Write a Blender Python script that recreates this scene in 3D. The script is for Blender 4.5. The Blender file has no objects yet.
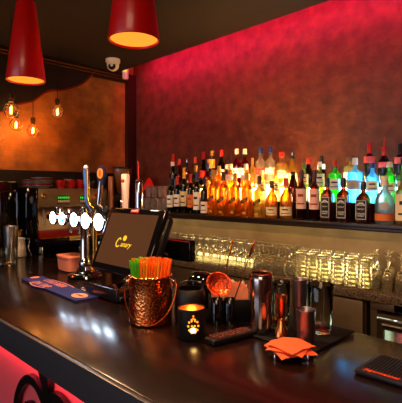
import bpy, bmesh, math, random
from mathutils import Vector, Matrix
random.seed(7)
C = bpy.context.scene.collection
S = math.sqrt(0.5); PI = math.pi
EYE = 1.55; FPX = 431.0; CU = 201.0; CV = 191.0
BAR = 1.10          # bar top height
# ------------------------------------------------------------------ measuring helpers (photo survey -> metres)
def direction(u, v):
    a = (u-CU)/FPX; b = -(v-CV)/FPX
    return Vector((S*(a-1), S*(a+1), b))
def at_z(u, v, z):
    d = direction(u, v); t = (z-EYE)/d.z
    return Vector((0, 0, EYE))+d*t
def at_y(u, v, y):
    d = direction(u, v); t = y/d.y
    return Vector((0, 0, EYE))+d*t
def at_x(u, v, x):
    d = direction(u, v); t = x/d.x
    return Vector((0, 0, EYE))+d*t
def depth(p): return S*(p.y-p.x)
# ------------------------------------------------------------------ colours and materials
def lin(h):
    h = h.lstrip('#'); o = []
    for i in (0, 2, 4):
        c = int(h[i:i+2], 16)/255
        o.append(c/12.92 if c <= .04045 else ((c+.055)/1.055)**2.4)
    return tuple(o)+(1.0,)
_m = {}
def new_mat(name):
    m = bpy.data.materials.new(name); m.use_nodes = True
    nt = m.node_tree; nt.nodes.clear()
    out = nt.nodes.new('ShaderNodeOutputMaterial')
    return m, nt, out
def mat(name, col, rough=.5, metal=0., spec=.5, emit=None, estr=0., bump=None, var=None, coat=0., trans=0., ior=1.45):
    """Principled; bump=(scale, strength, kind); var=(scale, colour2, amount[, stretch])"""
    if name in _m: return _m[name]
    m, nt, out = new_mat(name)
    p = nt.nodes.new('ShaderNodeBsdfPrincipled'); nt.links.new(p.outputs[0], out.inputs[0])
    c = lin(col) if isinstance(col, str) else col
    p.inputs['Base Color'].default_value = c
    p.inputs['Roughness'].default_value = rough; p.inputs['Metallic'].default_value = metal
    p.inputs['Specular IOR Level'].default_value = spec
    p.inputs['Coat Weight'].default_value = coat
    p.inputs['Transmission Weight'].default_value = trans; p.inputs['IOR'].default_value = ior
    if emit:
        p.inputs['Emission Color'].default_value = lin(emit) if isinstance(emit, str) else emit
        p.inputs['Emission Strength'].default_value = estr
    tc = None
    if bump or var:
        tc = nt.nodes.new('ShaderNodeTexCoord')
    if var:
        n = nt.nodes.new('ShaderNodeTexNoise'); n.inputs['Scale'].default_value = var[0]; n.inputs['Detail'].default_value = 6
        src = tc.outputs['Object']
        if len(var) > 3:
            mp = nt.nodes.new('ShaderNodeMapping'); mp.inputs['Scale'].default_value = var[3]
            nt.links.new(src, mp.inputs[0]); src = mp.outputs[0]
        nt.links.new(src, n.inputs['Vector'])
        r = nt.nodes.new('ShaderNodeValToRGB')
        r.color_ramp.elements[0].position = .5-var[2]/2; r.color_ramp.elements[1].position = .5+var[2]/2
        r.color_ramp.elements[0].color = c; r.color_ramp.elements[1].color = lin(var[1])
        nt.links.new(n.outputs['Fac'], r.inputs[0]); nt.links.new(r.outputs[0], p.inputs['Base Color'])
    if bump:
        if bump[2] == 'voronoi':
            n = nt.nodes.new('ShaderNodeTexVoronoi')
            o = n.outputs['Distance']
        elif bump[2] == 'wave':
            n = nt.nodes.new('ShaderNodeTexWave'); o = n.outputs['Fac']; n.inputs['Distortion'].default_value = 3
        else:
            n = nt.nodes.new('ShaderNodeTexNoise'); n.inputs['Detail'].default_value = 8; o = n.outputs['Fac']
        n.inputs['Scale'].default_value = bump[0]
        b = nt.nodes.new('ShaderNodeBump'); b.inputs['Strength'].default_value = bump[1]; b.inputs['Distance'].default_value = .01
        nt.links.new(tc.outputs['Object'], n.inputs['Vector']); nt.links.new(o, b.inputs['Height']); nt.links.new(b.outputs[0], p.inputs['Normal'])
    _m[name] = m
    return m
def emat(name, col, strength):
    if name in _m: return _m[name]
    m, nt, out = new_mat(name)
    e = nt.nodes.new('ShaderNodeEmission'); e.inputs[0].default_value = lin(col) if isinstance(col, str) else col; e.inputs[1].default_value = strength
    nt.links.new(e.outputs[0], out.inputs[0]); _m[name] = m
    return m
def tinted(name, col, clear=.5, gloss=.05, cloud=None, rim=.38):
    """coloured bottle glass with its drink: light passes straight (clear) or scatters through (1-clear)"""
    if name in _m: return _m[name]
    m, nt, out = new_mat(name)
    c = lin(col) if isinstance(col, str) else col
    tr = nt.nodes.new('ShaderNodeBsdfTransparent'); tr.inputs[0].default_value = c
    tl = nt.nodes.new('ShaderNodeBsdfTranslucent'); tl.inputs[0].default_value = lin(cloud) if cloud else c
    mx = nt.nodes.new('ShaderNodeMixShader'); mx.inputs[0].default_value = clear
    nt.links.new(tl.outputs[0], mx.inputs[1]); nt.links.new(tr.outputs[0], mx.inputs[2])
    gl = nt.nodes.new('ShaderNodeBsdfGlossy'); gl.inputs['Roughness'].default_value = gloss; gl.inputs[0].default_value = (1, 1, 1, 1)
    lw = nt.nodes.new('ShaderNodeLayerWeight'); lw.inputs[0].default_value = rim
    m2 = nt.nodes.new('ShaderNodeMixShader')
    nt.links.new(lw.outputs['Fresnel'], m2.inputs[0]); nt.links.new(mx.outputs[0], m2.inputs[1]); nt.links.new(gl.outputs[0], m2.inputs[2])
    nt.links.new(m2.outputs[0], out.inputs[0]); _m[name] = m
    return m
def pressed(name, col, cloudy):
    if name in _m: return _m[name]
    m, nt, out = new_mat(name)
    g = nt.nodes.new('ShaderNodeBsdfGlass'); g.inputs[0].default_value = lin(col); g.inputs['Roughness'].default_value = .03; g.inputs['IOR'].default_value = 1.45
    t = nt.nodes.new('ShaderNodeBsdfTranslucent'); t.inputs[0].default_value = lin(col)
    d = nt.nodes.new('ShaderNodeBsdfDiffuse'); d.inputs[0].default_value = lin(col)
    a = nt.nodes.new('ShaderNodeMixShader'); a.inputs[0].default_value = .4; nt.links.new(t.outputs[0], a.inputs[1]); nt.links.new(d.outputs[0], a.inputs[2])
    b = nt.nodes.new('ShaderNodeMixShader'); b.inputs[0].default_value = cloudy; nt.links.new(g.outputs[0], b.inputs[1]); nt.links.new(a.outputs[0], b.inputs[2])
    nt.links.new(b.outputs[0], out.inputs[0]); _m[name] = m
    return m
def glass(name, col='#ffffff', rough=0., ior=1.45):
    if name in _m: return _m[name]
    m, nt, out = new_mat(name)
    g = nt.nodes.new('ShaderNodeBsdfGlass'); g.inputs[0].default_value = lin(col); g.inputs['Roughness'].default_value = rough; g.inputs['IOR'].default_value = ior
    nt.links.new(g.outputs[0], out.inputs[0]); _m[name] = m
    return m
# ------------------------------------------------------------------ mesh builder
class MB:
    def __init__(self): self.v = []; self.f = []
    def add(self, vs, fs):
        b = len(self.v); self.v += [tuple(x) for x in vs]; self.f += [tuple(b+i for i in q) for q in fs]; return self
    def box(self, x0, x1, y0, y1, z0, z1, M=None):
        vs = [Vector((x, y, z)) for z in (z0, z1) for y in (y0, y1) for x in (x0, x1)]
        if M is not None: vs = [M @ p for p in vs]
        return self.add(vs, [(0, 2, 3, 1), (4, 5, 7, 6), (0, 1, 5, 4), (2, 6, 7, 3), (0, 4, 6, 2), (1, 3, 7, 5)])
    def rbox(self, x0, x1, y0, y1, z0, z1, r=.005, seg=2, M=None):
        bm = bmesh.new(); bmesh.ops.create_cube(bm, size=1)
        for v in bm.verts: v.co = Vector(((x0+x1)/2+v.co.x*(x1-x0), (y0+y1)/2+v.co.y*(y1-y0), (z0+z1)/2+v.co.z*(z1-z0)))
        bmesh.ops.bevel(bm, geom=list(bm.edges), offset=r, segments=seg, affect='EDGES', profile=.5)
        bm.verts.index_update()
        vs = [(M @ v.co if M is not None else v.co.copy()) for v in bm.verts]; fs = [[v.index for v in f.verts] for f in bm.faces]
        bm.free(); return self.add(vs, fs)
    def lathe(self, prof, seg=24, c=(0, 0, 0), n=None, M=None, sy=1.):
        """prof [(r,z)] ; n: superellipse exponent for squared bodies (may be per ring as third item)"""
        vs = []; fs = []; rings = []
        for q in prof:
            r, z = q[0], q[1]; e = q[2] if len(q) > 2 else n
            if r < 1e-6: rings.append([len(vs)]); vs.append(Vector((c[0], c[1], c[2]+z))); continue
            ring = []
            for i in range(seg):
                a = 2*PI*i/seg; k = 1
                if e: k = 1/((abs(math.cos(a))**e+abs(math.sin(a))**e)**(1/e))
                ring.append(len(vs)); vs.append(Vector((c[0]+r*k*math.cos(a), c[1]+r*k*math.sin(a)*sy, c[2]+z)))
            rings.append(ring)
        for A, B in zip(rings, rings[1:]):
            if len(A) == 1 and len(B) == 1: continue
            for i in range(seg):
                j = (i+1) % seg
                if len(A) == 1: fs.append((A[0], B[j], B[i]))
                elif len(B) == 1: fs.append((A[i], A[j], B[0]))
                else: fs.append((A[i], A[j], B[j], B[i]))
        if M is not None: vs = [M @ p for p in vs]
        return self.add(vs, fs)
    def tube(self, pts, r, seg=8, closed=False, flat=1.):
        pts = [Vector(p) for p in pts]; n = len(pts); vs = []; fs = []
        up = None
        for i, p in enumerate(pts):
            a = pts[(i-1) % n] if closed or i > 0 else p; b = pts[(i+1) % n] if closed or i < n-1 else p
            t = (b-a).normalized()
            if up is None: up = t.orthogonal().normalized()
            up = (up-t*up.dot(t)).normalized(); w = t.cross(up)
            rr = r[i] if isinstance(r, (list, tuple)) else r
            for k in range(seg):
                an = 2*PI*k/seg; vs.append(p+up*(rr*math.cos(an))+w*(rr*flat*math.sin(an)))
        for i in range(n if closed else n-1):
            j = (i+1) % n
            for k in range(seg):
                l = (k+1) % seg; fs.append((i*seg+k, i*seg+l, j*seg+l, j*seg+k))
        if not closed: fs += [tuple(range(seg))[::-1], tuple((n-1)*seg+k for k in range(seg))]
        return self.add(vs, fs)
    def prism(self, poly, d, M):
        """poly 2-D points in the plane M.x, M.y, thickness d along M.z"""
        n = len(poly); vs = [M @ Vector((p[0], p[1], z)) for z in (0, d) for p in poly]
        return self.add(vs, [tuple(range(n))[::-1], tuple(n+i for i in range(n))]+[(i, (i+1) % n, n+(i+1) % n, n+i) for i in range(n)])
    def ribbon(self, pts, w, d, M):
        """flat bar of width w (may vary) following 2-D pts in the plane of M"""
        pts = [Vector((p[0], p[1])) for p in pts]; L = []; R = []
        for i, p in enumerate(pts):
            t = (pts[min(i+1, len(pts)-1)]-pts[max(i-1, 0)]).normalized(); nrm = Vector((-t.y, t.x)); ww = w[i] if isinstance(w, (list, tuple)) else w
            L.append(p+nrm*ww/2); R.append(p-nrm*ww/2)
        n = len(pts); vs = []
        for z in (0, d): vs += [M @ Vector((q.x, q.y, z)) for q in L]+[M @ Vector((q.x, q.y, z)) for q in R]
        fs = []
        for i in range(n-1):
            fs += [(i, n+i, n+i+1, i+1), (2*n+i, 2*n+i+1, 3*n+i+1, 3*n+i), (i, i+1, 2*n+i+1, 2*n+i), (n+i, 3*n+i, 3*n+i+1, n+i+1)]
        fs += [(0, 2*n, 3*n, n), (n-1, 2*n-1, 4*n-1, 3*n-1)]
        return self.add(vs, fs)
    def ball(self, c, r, seg=16, rings=10, M=None):
        rx = r if isinstance(r, tuple) else (r, r, r)
        prof = [(math.sin(PI*i/rings), -math.cos(PI*i/rings)) for i in range(rings+1)]
        T = Matrix.Translation(c) @ Matrix.Diagonal((rx[0], rx[1], rx[2], 1))
        if M is not None: T = M @ T
        return self.lathe(prof, seg, M=T)
    def mesh(self, name, m, angle=38):
        me = bpy.data.meshes.new(name); me.from_pydata(self.v, [], self.f)
        bm = bmesh.new(); bm.from_mesh(me); bmesh.ops.recalc_face_normals(bm, faces=bm.faces); bm.to_mesh(me); bm.free()
        for p in me.polygons: p.use_smooth = True
        me.set_sharp_from_angle(angle=math.radians(angle))
        me.materials.append(m); return me
    def obj(self, name, m, parent=None, loc=(0, 0, 0), rz=0, label=None, angle=38):
        o = bpy.data.objects.new(name, self.mesh(name, m, angle)); C.objects.link(o)
        o.location = loc; o.rotation_euler = (0, 0, rz)
        if parent is not None: o.parent = parent
        if label: o['label'] = label
        return o
def Tm(loc=(0, 0, 0), rx=0, ry=0, rz=0):
    return Matrix.Translation(loc) @ Matrix.Rotation(rz, 4, 'Z') @ Matrix.Rotation(ry, 4, 'Y') @ Matrix.Rotation(rx, 4, 'X')
def basis(o, ax, ay):
    ax = Vector(ax).normalized(); ay = Vector(ay).normalized(); az = ax.cross(ay)
    return Matrix(((ax.x, ay.x, az.x, o[0]), (ax.y, ay.y, az.y, o[1]), (ax.z, ay.z, az.z, o[2]), (0, 0, 0, 1)))
def thing(name, label, cat, loc=(0, 0, 0), rz=0, group=None):
    o = bpy.data.objects.new(name, None); C.objects.link(o); o.empty_display_size = .05
    o.location = loc; o.rotation_euler = (0, 0, rz)
    o['label'] = label; o['category'] = cat
    if group: o['group'] = group
    return o
def tag(o, label, cat, group=None):
    o['label'] = label; o['category'] = cat
    if group: o['group'] = group
    return o
def struct(o, label=None):
    o['kind'] = 'structure'
    if label: o['label'] = label
    return o
kids = {}
def copy_tree(o, loc, label, rz=None):
    c = o.copy(); C.objects.link(c); c.location = loc
    if rz is not None: c.rotation_euler = (0, 0, rz)
    c['label'] = label
    for ch in o.children:
        d = ch.copy(); C.objects.link(d); d.parent = c
        for g in ch.children:
            e = g.copy(); C.objects.link(e); e.parent = d
    return c
def text(name, s, size, m, parent, M, shear=0., ext=.0004, align='CENTER', width=None):
    cu = bpy.data.curves.new(name, 'FONT'); cu.body = s; cu.size = size; cu.shear = shear; cu.extrude = ext
    cu.align_x = align; cu.align_y = 'CENTER'; cu.resolution_u = 2
    t = bpy.data.objects.new(name, cu); C.objects.link(t)
    bpy.context.view_layer.update()
    me = bpy.data.meshes.new_from_object(t.evaluated_get(bpy.context.evaluated_depsgraph_get()))
    bpy.data.objects.remove(t); bpy.data.curves.remove(cu)
    if width:
        xs = [v.co.x for v in me.vertices]; k = width/(max(xs)-min(xs))
        for v in me.vertices: v.co.x *= k
    me.transform(M); me.materials.clear(); me.materials.append(m); me.name = name
    o = bpy.data.objects.new(name, me); C.objects.link(o); o.parent = parent
    return o
def smooth_curve(p, n=8, closed=False):
    out = []; N = len(p); P = [Vector(q) for q in p]
    for i in range(N if closed else N-1):
        a, b, c, d = (P[(i-1) % N] if closed or i > 0 else P[0]), P[i], P[(i+1) % N], (P[(i+2) % N] if closed or i+2 < N else P[-1])
        for k in range(n):
            t = k/n
            out.append(.5*((2*b)+(c-a)*t+(2*a-5*b+4*c-d)*t*t+(3*b-a-3*c+d)*t**3))
    if not closed: out.append(P[-1])
    return out
# ------------------------------------------------------------------ palette
CHROME = mat('chrome', '#d8d8dc', .08, 1.)
STEEL = mat('brushed_steel', '#cfc8c0', .28, 1., var=(6, '#a8a298', .6, (1, 1, 30)))
PANEL = mat('machine_panel', '#94805f', .3, .65, var=(14, '#7c6a4e', .5))
DSTEEL = mat('dark_steel', '#6d5c58', .3, 1.)
COPPER = mat('copper', '#d4743f', .22, 1.)
HAMMER = mat('hammered_copper', '#f08a4a', .2, 1., bump=(120, .22, 'voronoi'))
GOLD = mat('gold', '#d9a441', .2, 1.)
BLACK = mat('black_plastic', '#0b0b0d', .35)
GBLACK = mat('gloss_black', '#070708', .08, coat=.5)
MBLACK = mat('matte_black', '#0a0a0a', .7)
RUBBER = mat('black_rubber', '#0a090b', .8, spec=.25)
WHITEP = mat('white_plastic', '#e8e2d8', .4)
GLASS = glass('clear_glass', '#fbfaf2')
STEMG = pressed('bar_glass', '#fffdf4', .05)
# ------------------------------------------------------------------ the room
CEIL = 2.683; LEFT = -3.5; BACK = 2.55; RIGHT = 2.6; FRONT = -3.2
wall_m = mat('brown_plaster', '#7c4029', .7, bump=(22, .7, 'noise'), var=(11, '#4c261b', .5))
ceil_m = mat('brown_ceiling', '#241a12', .85)
struct(MB().box(LEFT-.2, RIGHT+.2, FRONT-.2, BACK+.2, -.1, 0).obj('floor', mat('dark_floor', '#241a16', .5, var=(5, '#171110', .5))))
struct(MB().box(LEFT-.1, RIGHT+.1, BACK, BACK+.1, 0, 3.0).obj('wall_back', wall_m))
mo, nt, out = new_mat('orange_plaster')
p = nt.nodes.new('ShaderNodeBsdfPrincipled'); nt.links.new(p.outputs[0], out.inputs[0]); p.inputs['Roughness'].default_value = .6
tc = nt.nodes.new('ShaderNodeTexCoord'); mp = nt.nodes.new('ShaderNodeMapping'); mp.inputs['Rotation'].default_value = (0, PI/2, PI/2)
nt.links.new(tc.outputs['Object'], mp.inputs[0])
br = nt.nodes.new('ShaderNodeTexBrick'); br.inputs['Scale'].default_value = 5.2; br.inputs['Color1'].default_value = lin('#b8732e'); br.inputs['Color2'].default_value = lin('#ae6c2a'); br.inputs['Mortar'].default_value = lin('#a86829')
br.inputs['Mortar Size'].default_value = .012
nt.links.new(mp.outputs[0], br.inputs['Vector'])
nz = nt.nodes.new('ShaderNodeTexNoise'); nz.inputs['Scale'].default_value = 7; nz.inputs['Detail'].default_value = 7; nt.links.new(tc.outputs['Object'], nz.inputs['Vector'])
mxn = nt.nodes.new('ShaderNodeMix'); mxn.data_type = 'RGBA'; mxn.blend_type = 'MULTIPLY'; mxn.inputs[0].default_value = .7
nt.links.new(br.outputs[0], mxn.inputs[6]); nt.links.new(nz.outputs['Color'], mxn.inputs[7]); 
rr = nt.nodes.new('ShaderNodeValToRGB'); rr.color_ramp.elements[0].color = lin('#8d8d8d'); rr.color_ramp.elements[0].position = .35; rr.color_ramp.elements[1].position = .65
nt.links.new(nz.outputs['Fac'], rr.inputs[0]); nt.links.new(rr.outputs[0], mxn.inputs[7]); nt.links.new(mxn.outputs[2], p.inputs['Base Color'])
struct(MB().box(LEFT-.1, LEFT, FRONT, BACK, 1.72, 3.0).obj('wall_left', mo))
struct(MB().box(LEFT-.1, LEFT+.004, FRONT, BACK, 0, 1.715).obj('wall_left_lower', mat('black_wainscot', '#0d0806', .6)))
struct(MB().box(RIGHT, RIGHT+.1, FRONT, BACK, 0, 3.0).obj('wall_right', wall_m))
struct(MB().box(LEFT-.1, RIGHT+.1, FRONT-.1, FRONT, 0, 3.0).obj('wall_front', mo))
GAP = .2
struct(MB().box(LEFT-.1, RIGHT+.1, FRONT-.1, BACK-GAP, CEIL, CEIL+.12).obj('ceiling', ceil_m))
struct(MB().box(LEFT-.1, RIGHT+.1, BACK-GAP-.05, BACK+.1, 2.98, 3.05).obj('ceiling_upper', ceil_m))
# corner post between the two walls and the gilt rail under the ceiling
struct(MB().box(LEFT, LEFT+.05, BACK-.10, BACK, 0, CEIL).obj('trim_1', mat('dark_red_post', '#2c0d08', .4)))
rail = MB().box(LEFT+.002, LEFT+.035, FRONT, BACK-.101, 2.60, CEIL-.003)
struct(rail.obj('trim_2', mat('dark_cornice', '#130d09', .5)))
struct(MB().tube([(LEFT+.045, FRONT+.1, 2.648), (LEFT+.045, BACK-.11, 2.648)], .006).tube([(LEFT+.045, FRONT+.1, 2.622), (LEFT+.045, BACK-.11, 2.622)], .005).obj('trim_3', mat('gilt_moulding', '#8a5420', .45, 1.)))
# assumed window behind the viewer, its glowing pane added as daylight fill
wn = struct(MB().box(-3.2, .2, FRONT, FRONT+.03, .9, .98).box(-3.2, .2, FRONT, FRONT+.03, 2.22, 2.3).box(-3.2, -3.12, FRONT, FRONT+.03, .98, 2.22).box(.12, .2, FRONT, FRONT+.03, .98, 2.22).box(-1.54, -1.46, FRONT, FRONT+.03, .98, 2.22).obj('assumed_window_1', mat('assumed_window_frame', '#221c18', .5)))
MB().box(-3.12, .12, FRONT+.004, FRONT+.012, .98, 2.22).obj('assumed_window_pane', emat('assumed_daylight_pane', '#cfe0ff', 1.2), wn)
# red LED strip hidden on the edge of the dropped ceiling
tag(MB().box(LEFT+.25, RIGHT-.1, BACK-GAP, BACK-GAP+.008, CEIL+.03, CEIL+.045).obj('cove_light_strip', emat('red_led', (1, .012, .16, 1), 105)), 'red light strip along the edge of the dropped ceiling over the bottles', 'light strip')
# dark wavy valance over the orange wall
poly = []
vz = LEFT+.03
for (u, v) in [(0, 112), (12, 106), (24, 103), (34, 100.5), (44, 93), (52, 90), (62, 90), (74, 87), (84, 82.5), (91, 76), (96, 71)]:
    q = at_x(u, v, vz); poly.append((q.y, q.z))
y0 = poly[0][0]; pre = [(y0-1.5, 2.35), (y0-1.1, 2.20), (y0-.7, 2.28), (y0-.35, 2.16)]
poly = [tuple(q) for q in smooth_curve([(a, b, 0) for a, b in pre+poly], 4)]
poly = [(q[0], q[1]) for q in poly]
top = 2.6
tag_v = thing('wavy_valance', 'dark brown wavy edged valance hanging under the cornice on the orange wall', 'valance', (0, 0, 0))
vm = MB()
for (a0, b0), (a1, b1) in zip(poly, poly[1:]): vm.box(0, 1, 0, 1, 0, 1, Matrix(((.012, 0, 0, LEFT+.018), (0, a1-a0+.0005, 0, a0), (0, 0, top-(b0+b1)/2, (b0+b1)/2), (0, 0, 0, 1))))
vm.obj('valance_panel', mat('valance_brown', '#150c07', .7), tag_v)
MB().tube([(LEFT+.03, a, b) for a, b in poly], .008, 6).obj('valance_piping', mat('valance_red', '#7c1409', .5), tag_v, label='dark red piping along the wavy edge')
# ------------------------------------------------------------------ bar counter
YF, YB = .577, 1.32
bar = thing('bar_counter', 'long dark glossy bar counter with black edge and red front panel', 'bar counter', (0, 0, 0))
wood, nt, out = new_mat('dark_varnished_wood')
p = nt.nodes.new('ShaderNodeBsdfPrincipled'); nt.links.new(p.outputs[0], out.inputs[0])
tc = nt.nodes.new('ShaderNodeTexCoord'); mp = nt.nodes.new('ShaderNodeMapping'); mp.inputs['Scale'].default_value = (1.2, 9, 1); nt.links.new(tc.outputs['Object'], mp.inputs[0])
nz = nt.nodes.new('ShaderNodeTexNoise'); nz.inputs['Scale'].default_value = 3; nz.inputs['Detail'].default_value = 8; nt.links.new(mp.outputs[0], nz.inputs['Vector'])
rr = nt.nodes.new('ShaderNodeValToRGB'); rr.color_ramp.elements[0].color = lin('#090403'); rr.color_ramp.elements[1].color = lin('#22110c'); p.inputs['Specular IOR Level'].default_value = .36; rr.color_ramp.elements[0].position = .3; rr.color_ramp.elements[1].position = .75
nt.links.new(nz.outputs['Fac'], rr.inputs[0]); nt.links.new(rr.outputs[0], p.inputs['Base Color'])
n2 = nt.nodes.new('ShaderNodeTexNoise'); n2.inputs['Scale'].default_value = 5; n2.inputs['Detail'].default_value = 5; nt.links.new(tc.outputs['Object'], n2.inputs['Vector'])
mr = nt.nodes.new('ShaderNodeMapRange'); mr.inputs['To Min'].default_value = .15; mr.inputs['To Max'].default_value = .23; mr.inputs['From Min'].default_value = .35; mr.inputs['From Max'].default_value = .65
nt.links.new(n2.outputs['Fac'], mr.inputs[0]); nt.links.new(mr.outputs[0], p.inputs['Roughness'])
XR = 1.6
MB().rbox(LEFT+.01, XR, YF+.002, YB, BAR-.085, BAR, .004).obj('worktop', wood, bar)
MB().rbox(LEFT+.01, XR, YF-.012, YF+.002, BAR-.09, BAR-.001, .003).obj('edge_fascia', mat('slate_black_edge', '#3a3c42', .3), bar, label='satin black edge fascia')
MB().box(LEFT+.01, XR, .61, .63, .1, BAR-.085).obj('front_panel', mat('red_panel', '#e8606a', .42), bar, label='red front panel')
MB().box(LEFT+.01, XR, .64, 1.25, .0, .1).obj('plinth', MBLACK, bar)
MB().box(LEFT+.01, XR, 1.24, 1.26, .1, BAR-.085).obj('rear_panel', MBLACK, bar)
# iron scrolls on the front panel
def px(u, v):
    q = at_y(u, v, .60); return (q.x, q.z)
def scroll(parent, dx):
    M = basis((dx, .605, 0), (1, 0, 0), (0, 0, 1))
    a = [px(46, 366), px(47.5, 376), px(49, 386), px(48, 397), px(46, 402)]
    st = smooth_curve([(x, y, 0) for x, y in a], 6)
    cx, cz = px(47, 402)
    m = MB(); m.ribbon([(q.x, q.y) for q in st], [.075-.045*min(1, i/16) for i in range(len(st))], .018, M)
    half = [px(*q) for q in ((46.5, 401), (42.5, 391), (37.5, 382.5), (31, 378), (25, 382), (20.5, 392), (18.5, 404), (20, 417), (25.5, 424), (32, 422), (35, 413), (32.5, 405), (28.5, 403.5))]
    for s in (1, -1):
        pts = smooth_curve([((x if s > 0 else 2*cx-x), y, 0) for x, y in half], 5)
        m.ribbon([(q.x, q.y) for q in pts], [.030-.010*i/(len(pts)-1) for i in range(len(pts))], .017, M)
    # tail towards the floor
    m.ribbon([(cx, cz), (cx+.002, cz-.1), (cx, cz-.3)], [.03, .026, .02], .016, M)
    return m.obj('iron_scroll', mat('black_iron', '#0a0a0b', .35), parent)
scroll(bar, 0); scroll(bar, .62); scroll(bar, 1.24)
# under-counter red strip
tag(MB().box(LEFT+.1, XR-.1,   .5795, .5855, BAR-.1, BAR-.0925).obj('counter_light_strip', emat('red_led_low', (1, .13, .17, 1), 28)), 'red light strip under the front edge of the bar counter', 'light strip')
# ------------------------------------------------------------------ left side counter
tag(MB().rbox(LEFT+.01, -2.97, YB+.012, 2.53, 0, 1.05, .004).obj('side_counter', mat('dark_cabinet', '#140d0a', .45)), 'dark side counter carrying the espresso machine against the orange wall', 'counter')
# ------------------------------------------------------------------ back bar: ledge, worktop, cabinets
LX0, LX1 = -2.955, -.1
Z1, Z2, Z3 = 1.385, 1.485, 1.56
ledge = thing('bottle_ledge', 'stepped dark ledge with lit risers carrying the bottles along the red wall', 'ledge', (0, 0, 0))
MB().box(LX0, LX1, 2.2, 2.545, 1.0, Z1-.025).obj('backsplash', mat('ochre_backsplash', '#8c7a5a', .5, var=(6, '#6c5a40', .5)), ledge, label='ochre backsplash under the ledge')
MB().rbox(LX0, LX1, 2.1, 2.545, Z1-.024, Z1, .003).rbox(LX0, LX1, 2.1, 2.108, Z1-.035, Z1-.02, .002).obj('ledge_board', mat('ledge_wood', '#1e100b', .3), ledge)
MB().box(LX0, LX1, 2.222, 2.545, Z1, Z2).obj('lower_step', mat('dark_step', '#0e0705', .3), ledge)
MB().box(LX0, LX1, 2.34, 2.545, Z2, Z3).obj('upper_step', mat('dark_step', '#0e0705', .3), ledge)
def ledx(u, y): return at_y(u, 191, y).x
segs = [(ledx(170, 2.33), ledx(196, 2.33), '#ff8a30', 1.5), (ledx(196, 2.33), ledx(226, 2.33), '#ffac4c', 18), (ledx(226, 2.33), ledx(298, 2.33), '#ffc06a', 34), (ledx(298, 2.33), ledx(344, 2.33), '#ffe8b0', 16), (ledx(344, 2.33), ledx(412, 2.33), '#8fe0ff', 26)]
for i, (a, b, c, e) in enumerate(segs):
    MB().box(a, b, 2.33, 2.338, Z2+.004, Z3-.004).obj('riser_light', emat('riser_light_%d' % i, c, e), ledge, label='glowing riser light panel')
    MB().box(a, b, 2.345, 2.36, Z3+.001, Z3+.008).obj('step_light', emat('step_light_%d' % i, c, e*(12 if i == 2 else 6)), ledge, label='glowing light bar on upper step')
    if i > 0: MB().box(a, b, 2.532, 2.542, Z3+.001, Z3+.012).obj('step_light', emat('bottle_backlight_%d' % i, c, e*(2.2 if i == 2 else 1.2)), ledge, label='added light bar at the wall backlighting the bottles')  # added bar at the wall foot, brightens the back row from behind
tag(MB().box(LX0+.05, LX1, 2.112, 2.124, Z1-.0325, Z1-.0255).obj('ledge_light_strip', emat('warm_led', '#ffd890', 11)), 'warm light strip under the bottle ledge above the upturned glasses', 'light strip')
WZ = 1.088
tag(MB().box(ledx(186, 2.19), ledx(254, 2.19), 2.190, 2.1975, WZ+.004, WZ+.034).box(ledx(300, 2.19), ledx(376, 2.19), 2.190, 2.1975, WZ+.062, WZ+.088).obj('glass_light_strip', emat('glass_led', '#fff0cc', 12)), 'warm white light bar low on the backsplash behind the upturned glasses', 'light strip')
bb = thing('back_bar_counter', 'steel back bar counter with speckled worktop under the bottle ledge', 'counter', (0, 0, 0))
MB().rbox(LX0, LX1, 1.93, 2.198, WZ-.04, WZ, .004).obj('worktop', mat('speckled_granite', '#6a5a48', .25, var=(160, '#1c1712', .3)), bb)
xa, xb = at_y(332, 300, 1.95).x, at_y(366, 300, 1.95).x
MB().box(LX0, at_y(366, 300, 1.95).x, 1.955, 2.19, .0, WZ-.04).obj('carcass', mat('dark_steel_carcass', '#3a2f26', .5, .6), bb)
px0 = LX0+.03
for k in range(4):
    x1 = xb-.012-(3-k)*.47
    d = MB().rbox(x1-.45, x1, 1.94, 1.954, .12, WZ-.05, .003).obj('door', mat('worn_steel_door', '#8b7a62', .42, .85, var=(8, '#6a5a46', .5)), bb)
# bar fridge with a glass door
fx0 = at_y(370.5, 300, 1.95).x; fx1 = fx0+.52
fr = thing('bar_fridge', 'steel bar fridge with lit glass door at the right under the worktop', 'fridge', (0, 0, 0))
g = lambda u, v: at_y(u, v, 1.945)
zt = g(377, 318).z
fb = MB().box(fx0, fx0+.03, 1.95, 2.19, 0, WZ-.042).box(fx1-.03, fx1, 1.95, 2.19, 0, WZ-.042).box(fx0+.03, fx1-.03, 2.16, 2.19, 0, WZ-.042).box(fx0+.03, fx1-.03, 1.95, 2.16, .0, .1).box(fx0+.03, fx1-.03, 1.95, 2.16, zt+.005, zt+.02).rbox(fx0+.002, g(394, 300).x, 1.943, 1.96, WZ-.075, WZ-.043, .002)
fb.obj('cabinet', mat('fridge_steel', '#94826a', .35, .9), fr)
MB().box(fx0+.032, fx1-.032, 1.99, 2.0, zt+.022, WZ-.045).obj('recess_panel', GBLACK, fr)  # plain black panel set back above the door, fills the dark recess
wx0 = g(384, 329).x; wz1 = g(384, 329).z; wz0 = .2
d = MB().box(fx0+.035, wx0, 1.935, 1.955, .11, zt).box(fx1-.09, fx1-.035, 1.935, 1.955, .11, zt).box(wx0, fx1-.09, 1.935, 1.955, wz1, zt).box(wx0, fx1-.09, 1.935, 1.955, .11, wz0).obj('door', mat('fridge_frame', '#4d4234', .35, .8), fr)
MB().box(wx0, fx1-.09, 1.943, 1.947, wz0, wz1).obj('pane', tinted('door_glass', '#e8f4ee', .97), d)
MB().tube([(fx0+.06, 1.93, zt-.02), (fx0+.2, 1.92, zt-.015), (fx0+.4, 1.93, zt-.02)], .005).obj('handle', STEEL, d)
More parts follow.
